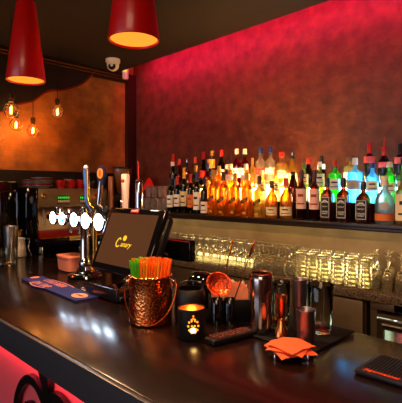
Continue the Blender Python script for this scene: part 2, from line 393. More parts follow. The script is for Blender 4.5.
MB().box(fx0+.04, fx1-.05, 2.12, 2.13, .12, zt-.01).obj('light_panel', emat('fridge_light', '#dff5e8', 3.5), fr, label='white glowing back panel')
sh = MB(); sh.box(fx0+.035, fx1-.035, 1.97, 2.115, .78, .785); sh.obj('shelf', CHROME, fr)
fq = at_y(401, 340, 2.03)
fcan = thing('drink_can', 'red drink can inside the lit bar fridge at the right edge', 'can', (fq.x, 2.03, .7855))
MB().lathe([(0, 0), (.024, 0), (.031, .008), (.031, .15), (.026, .163), (0, .162)], 24).obj('can_body', mat('red_can', '#e0303a', .3), fcan)
MB().lathe([(0, .1625), (.0245, .1635), (.0245, .166), (0, .1645)], 24).obj('can_lid', CHROME, fcan)
# ------------------------------------------------------------------ bottles
# profile (r,z) in units of body radius and height, neck start, neck radius
PROF = {
 'wine':   dict(b=[(0, 0), (.92, 0), (1, .015), (1, .60), (.94, .655), (.72, .70), (.46, .745), (.40, .79), (.385, .97)], foil=.74, nr=.40, neck=.385),
 'burg':   dict(b=[(0, 0), (.92, 0), (1, .015), (1, .46), (.86, .56), (.62, .66), (.44, .74), (.38, .80), (.37, .97)], foil=.80, nr=.39, neck=.37),
 'spirit': dict(b=[(0, 0), (.92, 0), (1, .02), (1, .56), (.95, .62), (.62, .69), (.42, .73), (.36, .80), (.36, .90)], foil=.84, nr=.42, neck=.36),
 'vodka':  dict(b=[(0, 0), (.93, 0), (1, .02), (1, .60), (.92, .66), (.58, .71), (.40, .75), (.36, .82), (.36, .92)], foil=.87, nr=.42, neck=.36),
 'square': dict(b=[(0, 0, 6), (.92, 0, 6), (1, .02, 6), (1, .60, 6), (.97, .63, 5), (.70, .69, 3), (.42, .73, 2), (.36, .78, 2), (.36, .90, 2)], foil=.80, nr=.42, neck=.36),
 'gin':    dict(b=[(0, 0, 4), (.93, 0, 4), (1, .02, 4), (1, .62, 4), (.95, .68, 3), (.55, .72, 2), (.34, .75, 2), (.32, .88, 2)], foil=.84, nr=.42, neck=.32),
 'dumpy':  dict(b=[(0, 0), (.90, 0), (1, .03), (1, .42), (.97, .52), (.82, .60), (.50, .67), (.36, .72), (.34, .88)], foil=.80, nr=.44, neck=.34),
 'cone':   dict(b=[(0, 0), (.93, 0), (1, .02), (1, .30), (.85, .50), (.62, .68), (.42, .82), (.36, .93)], foil=.90, nr=.44, neck=.36),
}
INK = mat('label_ink', '#17120e', .6)
def ring_patch(r, z0, z1, a0, a1, n=9, slope=0., sq=None):
    m = MB(); vs = []
    for i in range(n):
        a = a0+(a1-a0)*i/(n-1); k = 1
        if sq: k = 1/((abs(math.cos(a))**sq+abs(math.sin(a))**sq)**(1/sq))
        dz = slope*(i/(n-1)-.5)
        for rr_ in (r, r+.0007):
            vs += [(rr_*k*math.cos(a), rr_*k*math.sin(a), z0+dz), (rr_*k*math.cos(a), rr_*k*math.sin(a), z1+dz)]
    fs = []
    for i in range(n-1):
        a = i*4; b = a+4
        fs += [(a, b, b+1, a+1), (a+2, a+3, b+3, b+2), (a, a+2, b+2, b), (a+1, b+1, b+3, a+3)]
    e = (n-1)*4
    fs += [(0, 1, 3, 2), (e, e+2, e+3, e+1)]
    return m.add(vs, fs)
GL = {
 'green': tinted('dark_green_glass', '#1d4a1c', .45), 'wine': mat('black_green_glass', '#070a06', .08, coat=.3), 'red': tinted('red_drink', '#b3161a', .45),
 'amber': tinted('amber_whisky', '#f0a638', .62, cloud='#ffc24a'), 'deep': tinted('deep_amber', '#8a3c0c', .5), 'clear': tinted('clear_spirit', '#f6f6f2', .42), 'pale': tinted('pale_gold_drink', '#f6e294', .4),
 'blue': tinted('pale_blue_glass', '#8fdcff', .5, cloud='#a8e6ff'), 'gin': tinted('emerald_glass', '#35b53f', .5, cloud='#4fd050'), 'olive': tinted('olive_green_glass', '#8fa83a', .5), 'dark': mat('black_glass', '#0a0606', .08, coat=.3),
 'jack': tinted('dark_whiskey', '#a8520f', .55), 'brown': tinted('brown_glass', '#4d1d0a', .45), 'rose': tinted('rose_drink', '#d8663c', .5),
}
PA = {k: mat('paper_'+k, v, .6) for k, v in dict(white='#efe9dc', cream='#e5d3a4', black='#100e0e', pink='#eabfa6', orange='#d9722c', red='#a81f16', gold='#c9a04a', grey='#b9b3a6', blue='#2f6fa8').items()}
CP = {k: mat('cap_'+k, v, .35) for k, v in dict(red='#b5211c', dark='#15110f', brown='#4a2412', navy='#1b2f6e', gold='#b58a3a', white='#e9e2da', cream='#e8dcc0', yellow='#d9a722', pink='#c8504a', green='#2f6b34').items()}
SPOUT = CHROME
# u, v of the top, width in px, shape, glass, cap, label paper, label z0, z1, words
front = [
 (170.5, 178, 7.2, 'wine', 'wine', 'dark', 'white', .16, .50, 'dark green wine bottle with white label, first from the left of the front row'),
 (177.3, 176, 7.2, 'wine', 'wine', 'red', 'white', .18, .50, 'wine bottle with red foil and white label, second in the front row'),
 (184, 168, 7.2, 'wine', 'wine', 'yellow', 'cream', .16, .48, 'wine bottle with yellow topped neck and wide cream label'),
 (190.6, 174, 7, 'wine', 'wine', 'red', 'orange', .16, .48, 'wine bottle with red foil and orange patterned label'),
 (197, 172, 7.4, 'wine', 'wine', 'navy', 'white', .10, .52, 'wine bottle with navy foil and tall white label'),
 (204.6, 177, 8, 'spirit', 'wine', 'dark', 'white', .04, .34, 'dark bottle with low square white label beside the whisky row'),
 (213.5, 170, 11, 'square', 'amber', 'gold', 'diag', 0, 0, 'square amber whisky bottle with slanted black label, first of its row'),
 (223.5, 172, 11, 'square', 'amber', 'brown', 'diag', 0, 0, 'square amber whisky bottle with slanted black label, second of its row'),
 (235, 173, 11, 'square', 'amber', 'gold', 'diag', 0, 0, 'square amber whisky bottle with slanted black label, third of its row'),
 (247, 172, 11, 'square', 'amber', 'gold', 'diag', 0, 0, 'square amber whisky bottle with slanted black label, fourth of its row'),
 (259.5, 176, 11, 'square', 'pale', 'brown', 'diag', 0, 0, 'pale square whisky bottle with slanted black label, last of its row'),
 (272, 181, 12, 'dumpy', 'amber', 'brown', 'cream', .08, .30, 'dumpy amber whisky bottle with brown stopper'),
 (286.3, 178, 12.5, 'dumpy', 'amber', 'red', 'cream', .08, .30, 'dumpy amber whisky bottle with red pourer'),
 (301.5, 170, 10.5, 'spirit', 'deep', 'brown', 'pink', .22, .62, 'amber bottle with pink label and brown cap, left of a matching pair'),
 (314.5, 170, 10.5, 'spirit', 'deep', 'brown', 'pink', .22, .62, 'amber bottle with pink label and brown cap, right of a matching pair'),
 (327.5, 178, 12, 'square', 'jack', 'dark', 'jack', .08, .56, 'square dark whiskey bottle with black label, leftmost of three alike'),
 (343.5, 178, 12.5, 'square', 'jack', 'dark', 'jack', .08, .56, 'square dark whiskey bottle with black label, middle of three alike'),
 (363.5, 182, 14, 'square', 'jack', 'dark', 'jack', .08, .56, 'square dark whiskey bottle with black label, rightmost of three alike'),
 (384.5, 176, 18, 'dumpy', 'clear', 'cream', 'band', .08, .22, 'wide clear tequila bottle with copper orange band at its base'),
 (402.5, 170, 13, 'square', 'pale', 'green', 'cream', .08, .56, 'bottle with cream label cut by the right edge of the photo'),
]
middle = [
 (176, 166, 7, 'wine', 'wine', 'dark', None, 0, 0, 'dark wine bottle behind the first bottles of the front row'),
 (196, 165, 7.5, 'burg', 'green', 'gold', 'cream', .2, .42, 'green bottle behind the navy foiled wine bottle'),
 (207.5, 163, 8, 'spirit', 'deep', 'navy', 'gold', .3, .52, 'amber bottle with blue cap behind the low white label bottle'),
 (219, 166, 8.5, 'spirit', 'amber', 'gold', 'orange', .3, .55, 'amber bottle with orange label in the middle row'),
 (230.5, 164, 10, 'spirit', 'amber', 'white', 'white', .55, .70, 'amber bottle with white collar label, left of two in the middle row'),
 (246, 164, 10, 'spirit', 'amber', 'white', 'white', .55, .70, 'amber bottle with white collar label, right of two in the middle row'),
 (262, 170, 9, 'spirit', 'pale', 'cream', 'cream', .3, .6, 'pale gold bottle in the middle row before the vodka'),
 (276, 170, 9, 'spirit', 'pale', 'gold', 'cream', .3, .6, 'pale gold bottle in the middle row behind the dumpy whisky'),
 (293, 172, 11, 'cone', 'brown', 'dark', None, 0, 0, 'brown tapered liqueur bottle behind the red pourer'),
 (304, 163, 9.5, 'vodka', 'olive', 'green', 'cream', .45, .7, 'yellow green bottle with cream label behind the left pink label bottle'),
 (320, 162, 10, 'vodka', 'olive', 'white', 'white', .4, .7, 'yellow green bottle with white label behind the right pink label bottle'),
 (335, 160, 13, 'gin', 'gin', 'red', 'white', .30, .55, 'emerald green gin bottle with red cap and white label'),
 (355, 158, 16, 'gin', 'blue', 'white', 'grey', .3, .5, 'pale blue square gin bottle with white cap'),
 (372.5, 163, 12, 'vodka', 'blue', 'navy', 'white', .3, .55, 'slim pale blue bottle with navy cap beside the pale blue gin'),
 (389.5, 162, 12, 'vodka', 'gin', 'cream', 'white', .25, .5, 'green gin bottle with cream cap behind the clear tequila'),
 (403.5, 158, 12, 'spirit', 'gin', 'dark', 'white', .3, .5, 'bright green bottle at the right edge of the middle row'),
]
back = [
 (173, 154, 7.5, 'burg', 'brown', 'red', 'white', .66, .78, 'brown bottle with red foil and white neck label, left end of back row'),
 (179.5, 159, 7.5, 'burg', 'red', 'pink', None, 0, 0, 'red wine bottle with pink foil, second in the back row'),
 (187, 158, 7, 'wine', 'red', 'spout', None, 0, 0, 'slim red bottle with a tall metal pourer in the back row'),
 (195.3, 157, 7.5, 'burg', 'brown', 'pink', None, 0, 0, 'brown bottle with pink foil in the back row'),
 (203.5, 152, 8.5, 'burg', 'green', 'red', 'red', .3, .5, 'dark green bottle with red cap in the back row'),
 (212, 151, 9, 'vodka', 'green', 'gold', 'gold', .55, .78, 'green bottle with gold foil neck in the back row'),
 (221.2, 150, 9, 'spirit', 'green', 'red', 'white', .3, .5, 'green bottle with broad red cap in the back row'),
 (228.8, 156, 7.5, 'spirit', 'brown', 'dark', 'grey', .6, .74, 'small brown bottle with black cap and grey collar'),
 (236.7, 149, 9.5, 'vodka', 'red', 'white', 'white', .3, .52, 'red aperitif bottle with white cap, left of a pair'),
 (244.8, 149, 9.5, 'vodka', 'red', 'white', 'white', .3, .52, 'red aperitif bottle with white cap, right of a pair'),
 (252.5, 158, 6.5, 'wine', 'pale', 'gold', None, 0, 0, 'slim pale bottle with gold neck between red aperitif and vodka'),
 (260.5, 148, 10.5, 'vodka', 'clear', 'navy', 'red', .36, .5, 'clear vodka bottle with navy cap and red emblem'),
 (270.3, 147, 10.5, 'vodka', 'clear', 'navy', 'grey', .36, .5, 'clear vodka bottle with navy cap and grey emblem'),
 (282.3, 152, 12, 'vodka', 'pale', 'red', 'cream', .3, .5, 'pale yellow bottle with round red cap'),
 (291.5, 150, 12, 'cone', 'pale', 'spout', 'cream', .2, .45, 'pale tapered bottle with dark tall pourer'),
 (308.5, 158, 9.5, 'burg', 'dark', 'red', None, 0, 0, 'black bottle with dark red cap behind the yellow green pair'),
 (321.5, 156, 9.5, 'burg', 'dark', 'dark', 'white', .6, .75, 'black bottle with black cap behind the right yellow green bottle'),
 (334, 166, 9, 'spirit', 'dark', 'dark', None, 0, 0, 'black bottle hidden behind the emerald gin'),
 (351, 156, 14, 'gin', 'pale', 'brown', 'cream', .3, .5, 'pale gold bottle with wide brown stopper behind the blue gin'),
 (369.5, 143, 11, 'wine', 'dark', 'red', 'red', .56, .70, 'tall black wine bottle with red neck in the back row'),
 (384, 146, 11, 'wine', 'dark', 'rspout', 'red', .50, .62, 'tall black bottle with long red pourer in the back row'),
 (400, 144, 11, 'wine', 'dark', 'dark', 'red', .56, .70, 'tall black bottle with red collar at the right end of the back row'),
]
TEXTW = mat('label_white_print', '#e9e4d8', .6)
def bottle(spec, y, z, pos=None):
    u, vt, w, shp, gl, cap, lab, l0, l1, desc = spec
    q = at_y(u, vt, y); dep = depth(q); r = w/FPX*dep/2
    if shp in ('square', 'gin'): r *= .86
    h = q.z-z
    x = pos if pos is not None else q.x
    pr = PROF[shp]
    spout = cap in ('spout', 'rspout')
    hb = h/1.0 if not spout else h*.86
    if cap == 'rspout': hb = h
    names = {'wine': 'wine_bottle', 'burg': 'wine_bottle', 'vodka': 'spirit_bottle', 'gin': 'gin_bottle', 'square': 'whiskey_bottle', 'dumpy': 'liquor_bottle', 'cone': 'liqueur_bottle', 'spirit': 'spirit_bottle'}
    t = thing(names[shp], desc, 'bottle', (x, y, z+.0008), 0, 'bottles on the back bar ledge')
    pts = [(a[0]*r, a[1]*hb*(1 if a[1] < .9 else 1))+tuple(a[2:]) for a in pr['b']]
    pts.append((0, pts[-1][1]))
    MB().lathe(pts, 24).obj('glass_body', GL[gl], t)
    nr = pr['neck']*r
    f0, f1 = pr['foil']*hb, hb
    cm = CP.get(cap, CP['dark'])
    cr = nr*1.12 if shp in ('wine', 'burg') else nr*1.22
    if shp == 'gin' and cap == 'brown': cr = r*.75
    if spout:
        f1 = hb*.985
        MB().lathe([(0, f0), (cr, f0), (cr, f1-.006), (cr*.7, f1), (0, f1)], 16).obj('cork', CP['dark'] if cap == 'spout' else CP['red'], t)
        top = h if cap == 'spout' else h+.045
        MB().tube([(0, 0, f1-.002), (0, 0, f1+(top-f1)*.5), (.006, -.004, top)], [.0045, .0038, .0028], 8).obj('pourer', SPOUT if cap == 'spout' else CP['red'], t)
    else:
        # foil: two-ring profile with a lip
        MB().lathe([(0, f0), (cr, f0), (cr*1.0, f0+(f1-f0)*.55), (cr*.97, f0+(f1-f0)*.56), (cr*.97, f1-.004), (cr*.85, f1), (0, f1)], 16).obj('cap' if shp not in ('wine', 'burg') else 'foil', cm, t)
    # the label faces the room
    fa = -PI/2+.35
    if lab == 'diag':
        fz = hb*.34
        lb = MB().prism([(-r*.97, fz-r*.62), (r*.97, fz+r*.28), (r*.97, fz+r*1.08), (-r*.97, fz+r*.18)], .0008, basis((0, -r*.999, 0), (1, 0, 0), (0, 0, 1))).obj('label', PA['black'], t)
        text('label_text', 'JOHNNIE\nWALKER', r*.27, PA['gold'], lb, basis((0, -r*.999-.0012, fz+r*.23), (1, 0, .46), (-.46, 0, 1)), width=r*1.15)
        MB().prism([(-r*.4, hb*.06), (r*.4, hb*.06), (r*.4, hb*.11), (-r*.4, hb*.11)], .0008, basis((0, -r*.999, 0), (1, 0, 0), (0, 0, 1))).obj('foot_label', PA['gold'], t)
    elif lab == 'jack':
        Mx = basis((0, -r*.999, 0), (1, 0, 0), (0, 0, 1))
        lb = MB().prism([(-r*.92, hb*l0), (r*.92, hb*l0), (r*.92, hb*l1), (-r*.92, hb*l1)], .0008, Mx).obj('label', PA['black'], t)
        Mf = basis((0, -r*.999-.0008, 0), (1, 0, 0), (0, 0, 1))
        bd = MB()
        for (a0, a1, b0, b1) in ((-.88, .88, l0+.012, l0+.022), (-.88, .88, l1-.022, l1-.012), (-.88, -.80, l0+.012, l1-.012), (.80, .88, l0+.012, l1-.012)):
            bd.prism([(r*a0, hb*b0), (r*a1, hb*b0), (r*a1, hb*b1), (r*a0, hb*b1)], .0003, Mf)
        bd.obj('label_border', TEXTW, lb)
        T2 = lambda s, zz, sz, ww: text('label_text', s, sz, TEXTW, lb, basis((0, -r*.999-.0014, hb*zz), (1, 0, 0), (0, 0, 1)), width=ww)
        arc_pts = [(r*.62*math.cos(a), hb*.42+r*.42*math.sin(a)) for a in [PI*k/10 for k in range(11)]]
        MB().ribbon(arc_pts, r*.16, .0003, Mf).obj('label_arch', TEXTW, lb)
        T2("JACK\nDANIEL'S", .46, r*.34, r*1.2); T2('Old No.7', .34, r*.36, r*1.2); T2('TENNESSEE\nWHISKEY', .20, r*.36, r*1.4)
    elif lab == 'band':
        ring_patch(r*1.004, hb*l0, hb*l1, fa-1.9, fa+1.9, 16).obj('label', PA['orange'], t)
        ring_patch(r*1.004, hb*.30, hb*.46, fa-.5, fa+.5, 8).obj('emblem', PA['grey'], t)
    elif lab:
        sq = 6 if shp == 'square' else (4 if shp == 'gin' else None)
        rr_ = r*1.006
        if l0 > .5:   # collar on the neck or shoulder
            rr_ = max(a[0] for a in pts if a[1] >= hb*l0*.98)*1.03 if any(a[1] >= hb*l0*.98 for a in pts) else nr*1.1
            if shp in ('wine', 'burg', 'vodka', 'spirit'):
                below = [a for a in pr['b'] if a[1] <= l0]; rr_ = below[-1][0]*r*1.02
        lb = ring_patch(rr_, hb*l0, hb*l1, fa-1.15, fa+1.15, 12, sq=sq).obj('label', PA[lab], t)
        if l1-l0 > .18 and lab in ('white', 'cream', 'pink', 'orange'):
            k = (l1-l0)
            ink = PA['red'] if lab in ('orange', 'pink') else INK
            ring_patch(rr_+.0008, hb*(l0+k*.60), hb*(l0+k*.74), fa-.5, fa+.5, 6, sq=sq).obj('label_print', ink, lb)
            ring_patch(rr_+.0008, hb*(l0+k*.22), hb*(l0+k*.29), fa-.7, fa+.7, 6, sq=sq).obj('label_print', ink, lb)
    return t
def row(specs, y, z, ymax):
    it = []
    for s in specs:
        q = at_y(s[0], s[1], y); r = s[2]/FPX*depth(q)/2
        if s[3] in ('square', 'gin'): r *= .88
        it.append([q.x, r, s])
    it.sort(key=lambda a: a[0])
    for _ in range(200):
        for a, b in zip(it, it[1:]):
            gap = a[1]+b[1]+.003-(b[0]-a[0])
            if gap > 0: a[0] -= gap/2; b[0] += gap/2
    for x, r, s in it: bottle(s, min(y, ymax-r-.003), z, x)
row(front, 2.158, Z1, 2.218); row(middle, 2.275, Z2, 2.326); row(back, 2.45, Z3, 2.54)
# ------------------------------------------------------------------ glasses
def wine_profile(h, rb, base_r):
    """upturned stem glass: rim on the worktop (z=0), foot in the air (z=h)"""
    t = .0014
    o = [(rb*.86, 0), (rb*.97, h*.16), (rb, h*.28), (rb*.88, h*.42), (rb*.5, h*.52), (.006, h*.57), (.0042, h*.62), (.0042, h*.90), (.007, h*.955), (base_r*.6, h*.982), (base_r, h*.992), (base_r, h), (0, h)]
    i = [(rb*.86-t, 0), (rb*.97-t, h*.16), (rb-t, h*.28), (rb*.88-t, h*.42), (rb*.5-t, h*.50), (0, h*.535)]
    return i[::-1]+o
def make_stem(label, loc, group, h=.155, rb=.034, fr=.032):
    t = thing('wine_glass', label, 'glass', loc, 0, group)
    MB().lathe(wine_profile(h, rb, fr), 16).obj('bowl_and_stem', GLASS, t)
    return t
def single_lathe(name, prof, m, label, cat, loc, group=None, seg=18, rz=0):
    o = MB().lathe(prof, seg).obj(name, m, None, loc, rz); return tag(o, label, cat, group)
def lay(o, loc, label):
    c = o.copy(); C.objects.link(c); c.location = loc; c['label'] = label; return c
def stem_row(u0, u1, n, y, h, rb, label, group):
    first = None
    xa, xb = at_y(u0, 250, y).x, at_y(u1, 250, y).x; n = int((xb-xa)/(2*rb+.0045))+1
    for k in range(n):
        x = xa+(xb-xa)*k/(n-1)
        loc = (x+random.uniform(-.002, .002), y+random.uniform(-.0015, .0015), WZ+.001)
        if first is None: first = tag(MB().lathe(wine_profile(h, rb, rb*.92), 16).obj('wine_glass', STEMG, None, loc), label, 'glass', group)
        else: lay(first, loc, label)
stem_row(175, 295, 16, 2.152, .150, .030, 'upturned stem glass in the back row left of the patterned tumblers', 'upturned stem glasses, left back row')
stem_row(180, 292, 16, 2.078, .160, .031, 'upturned stem glass in the middle row left of the patterned tumblers', 'upturned stem glasses, left middle row')
stem_row(186, 290, 14, 2.0, .150, .032, 'upturned stem glass in the front row left of the patterned tumblers', 'upturned stem glasses, left front row')
stem_row(377, 430, 4, 2.152, .170, .0235, 'upturned stem glass in the back row right of the patterned tumblers', 'upturned stem glasses, right back row')
stem_row(376.5, 430, 4, 2.078, .172, .0235, 'upturned stem glass in the middle row right of the patterned tumblers', 'upturned stem glasses, right middle row')
stem_row(374.5, 430, 4, 2.0, .165, .0235, 'upturned stem glass in the front row right of the patterned tumblers', 'upturned stem glasses, right front row')
def tumbler_profile(r, h, taper=.88, wall=.0035, base=.012, rings=0):
    """upright or upturned (closed end at z=h when flipped by caller)"""
    o = [(0, 0), (r*taper*.96, 0), (r*taper, .004)]
    if rings:
        for k in range(1, rings): 
            z = h*k/rings; rr_ = r*(taper+(1-taper)*k/rings); o += [(rr_*.985, z-.003), (rr_*1.012, z), (rr_*.985, z+.003)]
    o += [(r, h-.002), (r-wall*.5, h)]
    i = [(r-wall, h-.002), (r*taper-wall, base+.003), (r*taper*.7, base), (0, base)]
    return o+i
TUMB = pressed('frosted_pressed_glass', '#fffdf2', .10)
def flip(p, h): return [(q[0], h-q[1]) for q in p][::-1]
ord6 = ['first', 'second', 'third', 'fourth', 'fifth', 'sixth']
def tumblers(y, us, labels, group):
    first = None
    for u, l in zip(us, labels):
        q = at_y(u, 280, y); loc = (q.x, y, WZ+.001)
        if first is None:
            first = tag(MB().lathe(flip(tumbler_profile(.031, .138, .86, .003, .01, 7), .138), 20).obj('tumbler', TUMB, None, loc), l, 'glass', group)
        else: lay(first, loc, l)
tumblers(2.0, [300.5, 311.2, 323, 336.5, 350, 364], ['upturned patterned tumbler, %s from the left in the bright front row' % w for w in ord6], 'patterned tumblers, front row')
tumblers(2.075, [303, 314, 326, 339, 353, 367], ['upturned patterned tumbler in the row behind the bright front tumblers']*6, 'patterned tumblers, middle row')
tumblers(2.148, [304, 315, 327, 340, 354, 369], ['upturned patterned tumbler in the rearmost tumbler row against the backsplash']*6, 'patterned tumblers, rear row')
# small tumblers at the left end of the ledge
SMG = pressed('shot_glass', '#fffaf2', .14)
first = None
for (y, z, us, l, gr) in ((2.158, Z1, (142, 148, 154, 160, 165.2), 'small tumbler on the ledge left of the first wine bottle, front row', 'ledge tumblers, front'), (2.275, Z2, (148, 154.5, 161, 166.8), 'small tumbler on the lower step left of the wine bottles', 'ledge tumblers, behind')):
    for u in us:
        q = at_y(u, 200, y)
        if q.x-.03 < LX0+.02: q.x = LX0+.05
        loc = (q.x, y, z+.001)
        if first is None: first = tag(MB().lathe(tumbler_profile(.027, .105, .85, .003, .012, 4), 18).obj('tumbler', SMG, None, loc), l, 'glass', gr)
        else:
            c = lay(first, loc, l); c['group'] = gr
# red folded napkin behind them
q = at_y(150, 187, 2.40)
tag(MB().lathe([(.0, 0), (.07, 0, 2), (.06, .02), (.035, .07), (.012, .105), (0, .11)], 5).obj('folded_napkin', mat('red_cloth', '#e8201a', .8), None, (q.x-.05, 2.43, Z3+.0), .3), 'red folded napkin standing behind the small tumblers', 'napkin')
# ------------------------------------------------------------------ pendant lamps
RED = mat('red_enamel', '#e0100c', .3, coat=.2)
def pendant(u, v, label):
    q = at_z(u, v, 2.07)
    t = thing('pendant_lamp', label, 'pendant lamp', (q.x, q.y, 2.07), 0, 'red cone pendant lamps')
    L = .375; R0, R1 = .0875, .0445
    MB().lathe([(R0, 0), (R0+.002, .004), (R1, L-.012), (R1-.006, L), (.012, L+.002), (.012, L-.002), (R1-.009, L-.008), (R0-.005, .004), (R0-.003, 0), (R0, 0)], 40).obj('lamp_shade', RED, t)
    MB().lathe([(0, .007), (R0-.0065, .007), (R0-.0065, .009), (0, .009)], 32).obj('diffuser', emat('lamp_glow', '#ff8f2a', 1.6), t)
    MB().lathe([(0, L+.002), (.016, L+.002), (.016, L+.04), (.006, L+.05), (0, L+.05)], 16).obj('lamp_cap', DSTEEL, t)
    MB().tube([(0, 0, L+.045), (0, 0, CEIL-2.07-.02)], .003).obj('cord', MBLACK, t)
    MB().lathe([(0, CEIL-2.07-.025), (.04, CEIL-2.07-.022), (.045, CEIL-2.07-.001), (0, CEIL-2.07-.001)], 20).obj('ceiling_rose', MBLACK, t)
    return q
l1 = pendant(26, 81, 'red cone pendant lamp hanging over the left end of the bar counter')
l2 = pendant(134, 41, 'red cone pendant lamp hanging nearest the viewer, cut by the top edge')
# ------------------------------------------------------------------ filament bulbs
AMB = tinted('amber_bulb_glass', '#ffdcae', .985, .02, rim=.12)
FIL = emat('filament', '#ff9a3a', 90)
def bulb(u, v, d, label):
    D = .095; dep = FPX*D/d
    a = (u-CU)/FPX; p = Vector((S*dep*(a-1), S*dep*(a+1), EYE-(v-CV)/FPX*dep))
    if p.x < LEFT+.12:
        p = at_x(u, v, LEFT+.14)
    t = thing('filament_bulb', label, 'light bulb', (p.x, p.y, p.z), 0, 'hanging filament bulbs')
    R = D/2
    MB().lathe([(0, -R)]+[(R*math.sin(a_), -R*math.cos(a_)) for a_ in [PI*k/14 for k in range(1, 12)]]+[(.017, R*.98), (.014, R*1.18), (0, R*1.18)], 24).obj('globe', AMB, t)
    f = MB()
    for s in (-1, 1): f.tube([(s*.006, 0, .018), (s*.007, 0, -.022)], .0035, 6)
    f.tube([(-.006, 0, .018), (0, .003, .024), (.006, 0, .018)], .002, 6)
    f.obj('filament', FIL, t)
    MB().lathe([(0, R*1.1), (.0155, R*1.1), (.0155, R*1.4), (.02, R*1.45), (.02, R*2.1), (.012, R*2.25), (0, R*2.3)], 16).obj('socket', mat('brass_socket', '#4a2e14', .4, .7), t)
    MB().tube([(0, 0, R*2.2), (0, 0, CEIL-p.z-.003)], .0028, 6).obj('cord', MBLACK, t)
    return p
bl = [bulb(11, 110, 15, 'largest glowing filament bulb, nearest of the bulbs below the left pendant'), bulb(16, 125, 11, 'glowing filament bulb hanging just below the largest one'),
      bulb(33, 130.5, 11, 'lowest glowing filament bulb, right of the left cluster'), bulb(57.5, 112, 12, 'glowing filament bulb hanging alone before the orange wall'), bulb(-2, 136, 12, 'glowing filament bulb cut by the left edge of the photo')]
# ------------------------------------------------------------------ security camera and motion sensor
q = at_z(113, 59.5, CEIL)
cam_t = thing('security_camera', 'white dome security camera on the ceiling corner', 'camera', (q.x, q.y, CEIL), PI/4)
R = .062
MB().lathe([(0, 0), (R, 0), (R, -.025), (R*.95, -.03), (0, -.03)], 28).obj('mounting_base', WHITEP, cam_t)
MB().ball((0, 0, -.048), (R*.86, R*.86, R*.86)).obj('dome', WHITEP, cam_t)
Mq = basis((0, -.038, -.075), (1, 0, 0), (0, .45, .9))
e = MB().lathe([(0, 0), (.031, 0), (.031, .016), (.024, .02), (0, .02)], 24, M=Mq).obj('eyeball', BLACK, cam_t)
MB().lathe([(.0, .02), (.013, .02), (.012, .025), (0, .026)], 20, M=Mq).obj('lens', WHITEP, e)
ms = at_x(125.5, 72, LEFT+.07)
mt = thing('motion_sensor', 'small white motion sensor with yellow light beside the security camera', 'sensor', (LEFT+.07, ms.y, ms.z), PI/4)
MB().rbox(-.028, .028, -.03, .02, -.07, .07, .012, 3).obj('housing', WHITEP, mt)
MB().rbox(-.018, .018, -.034, -.028, -.005, .012, .002).obj('indicator', emat('sensor_light', '#ffc84a', 1.5), mt)
MB().tube([(0, .018, 0), (-.03, .05, 0)], .01).obj('bracket', WHITEP, mt)
# ------------------------------------------------------------------ espresso machine
XF = -3.0
def ex(u, v): q = at_x(u, v, XF); return q.y, q.z
ya, zt_ = ex(36, 188.5); yb, _ = ex(107, 188.5)
_, zu = ex(60, 207); _, zm = ex(60, 230.5); _, zl = ex(60, 237)
zt_ = ex(70, 188.5)[1]
em = thing('espresso_machine', 'two group chrome espresso machine on the side counter behind the beer taps', 'espresso machine', (0, 0, 0))
XB = XF-.40
MB().rbox(XB, XF, ya, yb, zu, zt_, .006).obj('upper_body', PANEL, em)
MB().rbox(XB, XF-.12, ya+.01, yb-.01, zl-.01, zu, .004).obj('back_panel', mat('cream_steel', '#c4b48e', .4, .3), em)
MB().rbox(XB, XF+.01, ya-.004, ya+.012, zl-.005, zt_+.003, .004).obj('side_panel', GBLACK, em); MB().rbox(XB, XF+.01, yb-.012, yb+.004, zl-.005, zt_+.003, .004).obj('side_panel', GBLACK, em)
MB().rbox(XB+.02, XF+.03, ya+.014, yb-.014, zl, zm, .004).obj('drip_tray', mat('red_tray', '#6e0f0c', .3), em, label='dark red drip tray')
MB().rbox(XB+.02, XF+.02, ya+.014, yb-.014, zl-.06, zl-.002, .006).obj('base', GBLACK, em)
MB().box(XF+.022, XF+.032, ya+.02, yb-.02, zl-.003, zl+.004).obj('trim_bar', GOLD, em)
for yy in (ya+.05, yb-.05):
    for xx in (XB+.06, XF-.03): MB().lathe([(0, 1.0505), (.022, 1.0505), (.022, 1.06), (.016, zl-.06), (0, zl-.06)], 14, c=(xx, yy, 0)).obj('foot', CHROME, em)
for u0, u1 in ((57.5, 69.5), (79.5, 87)):
    y0_, z0_ = ex(u0, 203.5); y1_, z1_ = ex(u1, 195.5)
    dpl = MB().box(XF, XF+.004, y0_, y1_, z0_, z1_).obj('display', GBLACK, em)
    n = 6 if u0 < 60 else 4
    for k in range(n):
        yy = y0_+(y1_-y0_)*(k+.5)/n
        MB().box(XF+.004, XF+.006, yy-.003, yy+.003, z0_+(z1_-z0_)*.62, z0_+(z1_-z0_)*.85).obj('green_digit', emat('green_led', '#35ff4a', 1.2), dpl)
        MB().rbox(XF+.004, XF+.007, yy-.005, yy+.005, z0_+(z1_-z0_)*.12, z0_+(z1_-z0_)*.45, .001).obj('button', mat('cream_button', '#c9bfa0', .5), dpl)
for u, v, r, mm, nm in ((43.5, 196, .017, GOLD, 'steam_knob'), (96, 195, .014, mat('red_badge', '#a01812', .4), 'badge')):
    y0_, z0_ = ex(u, v); MB().lathe([(0, 0), (r, 0), (r, .014), (r*.7, .02), (0, .02)], 18, M=Tm((XF, y0_, z0_), ry=PI/2)).obj(nm, mm, em)
for v in (211, 224):
    y0_, z0_ = ex(36.5, v); d_ = MB().lathe([(0, 0), (.026, 0), (.026, .012), (.021, .012), (.021, .009), (0, .009)], 22, M=Tm((XF-.12, y0_+.04, z0_), ry=PI/2)).obj('gauge', BLACK, em)
    MB().box(XF-.1105, XF-.1085, y0_+.04-.0015, y0_+.04+.0015, z0_, z0_+.016).obj('needle', WHITEP, d_)
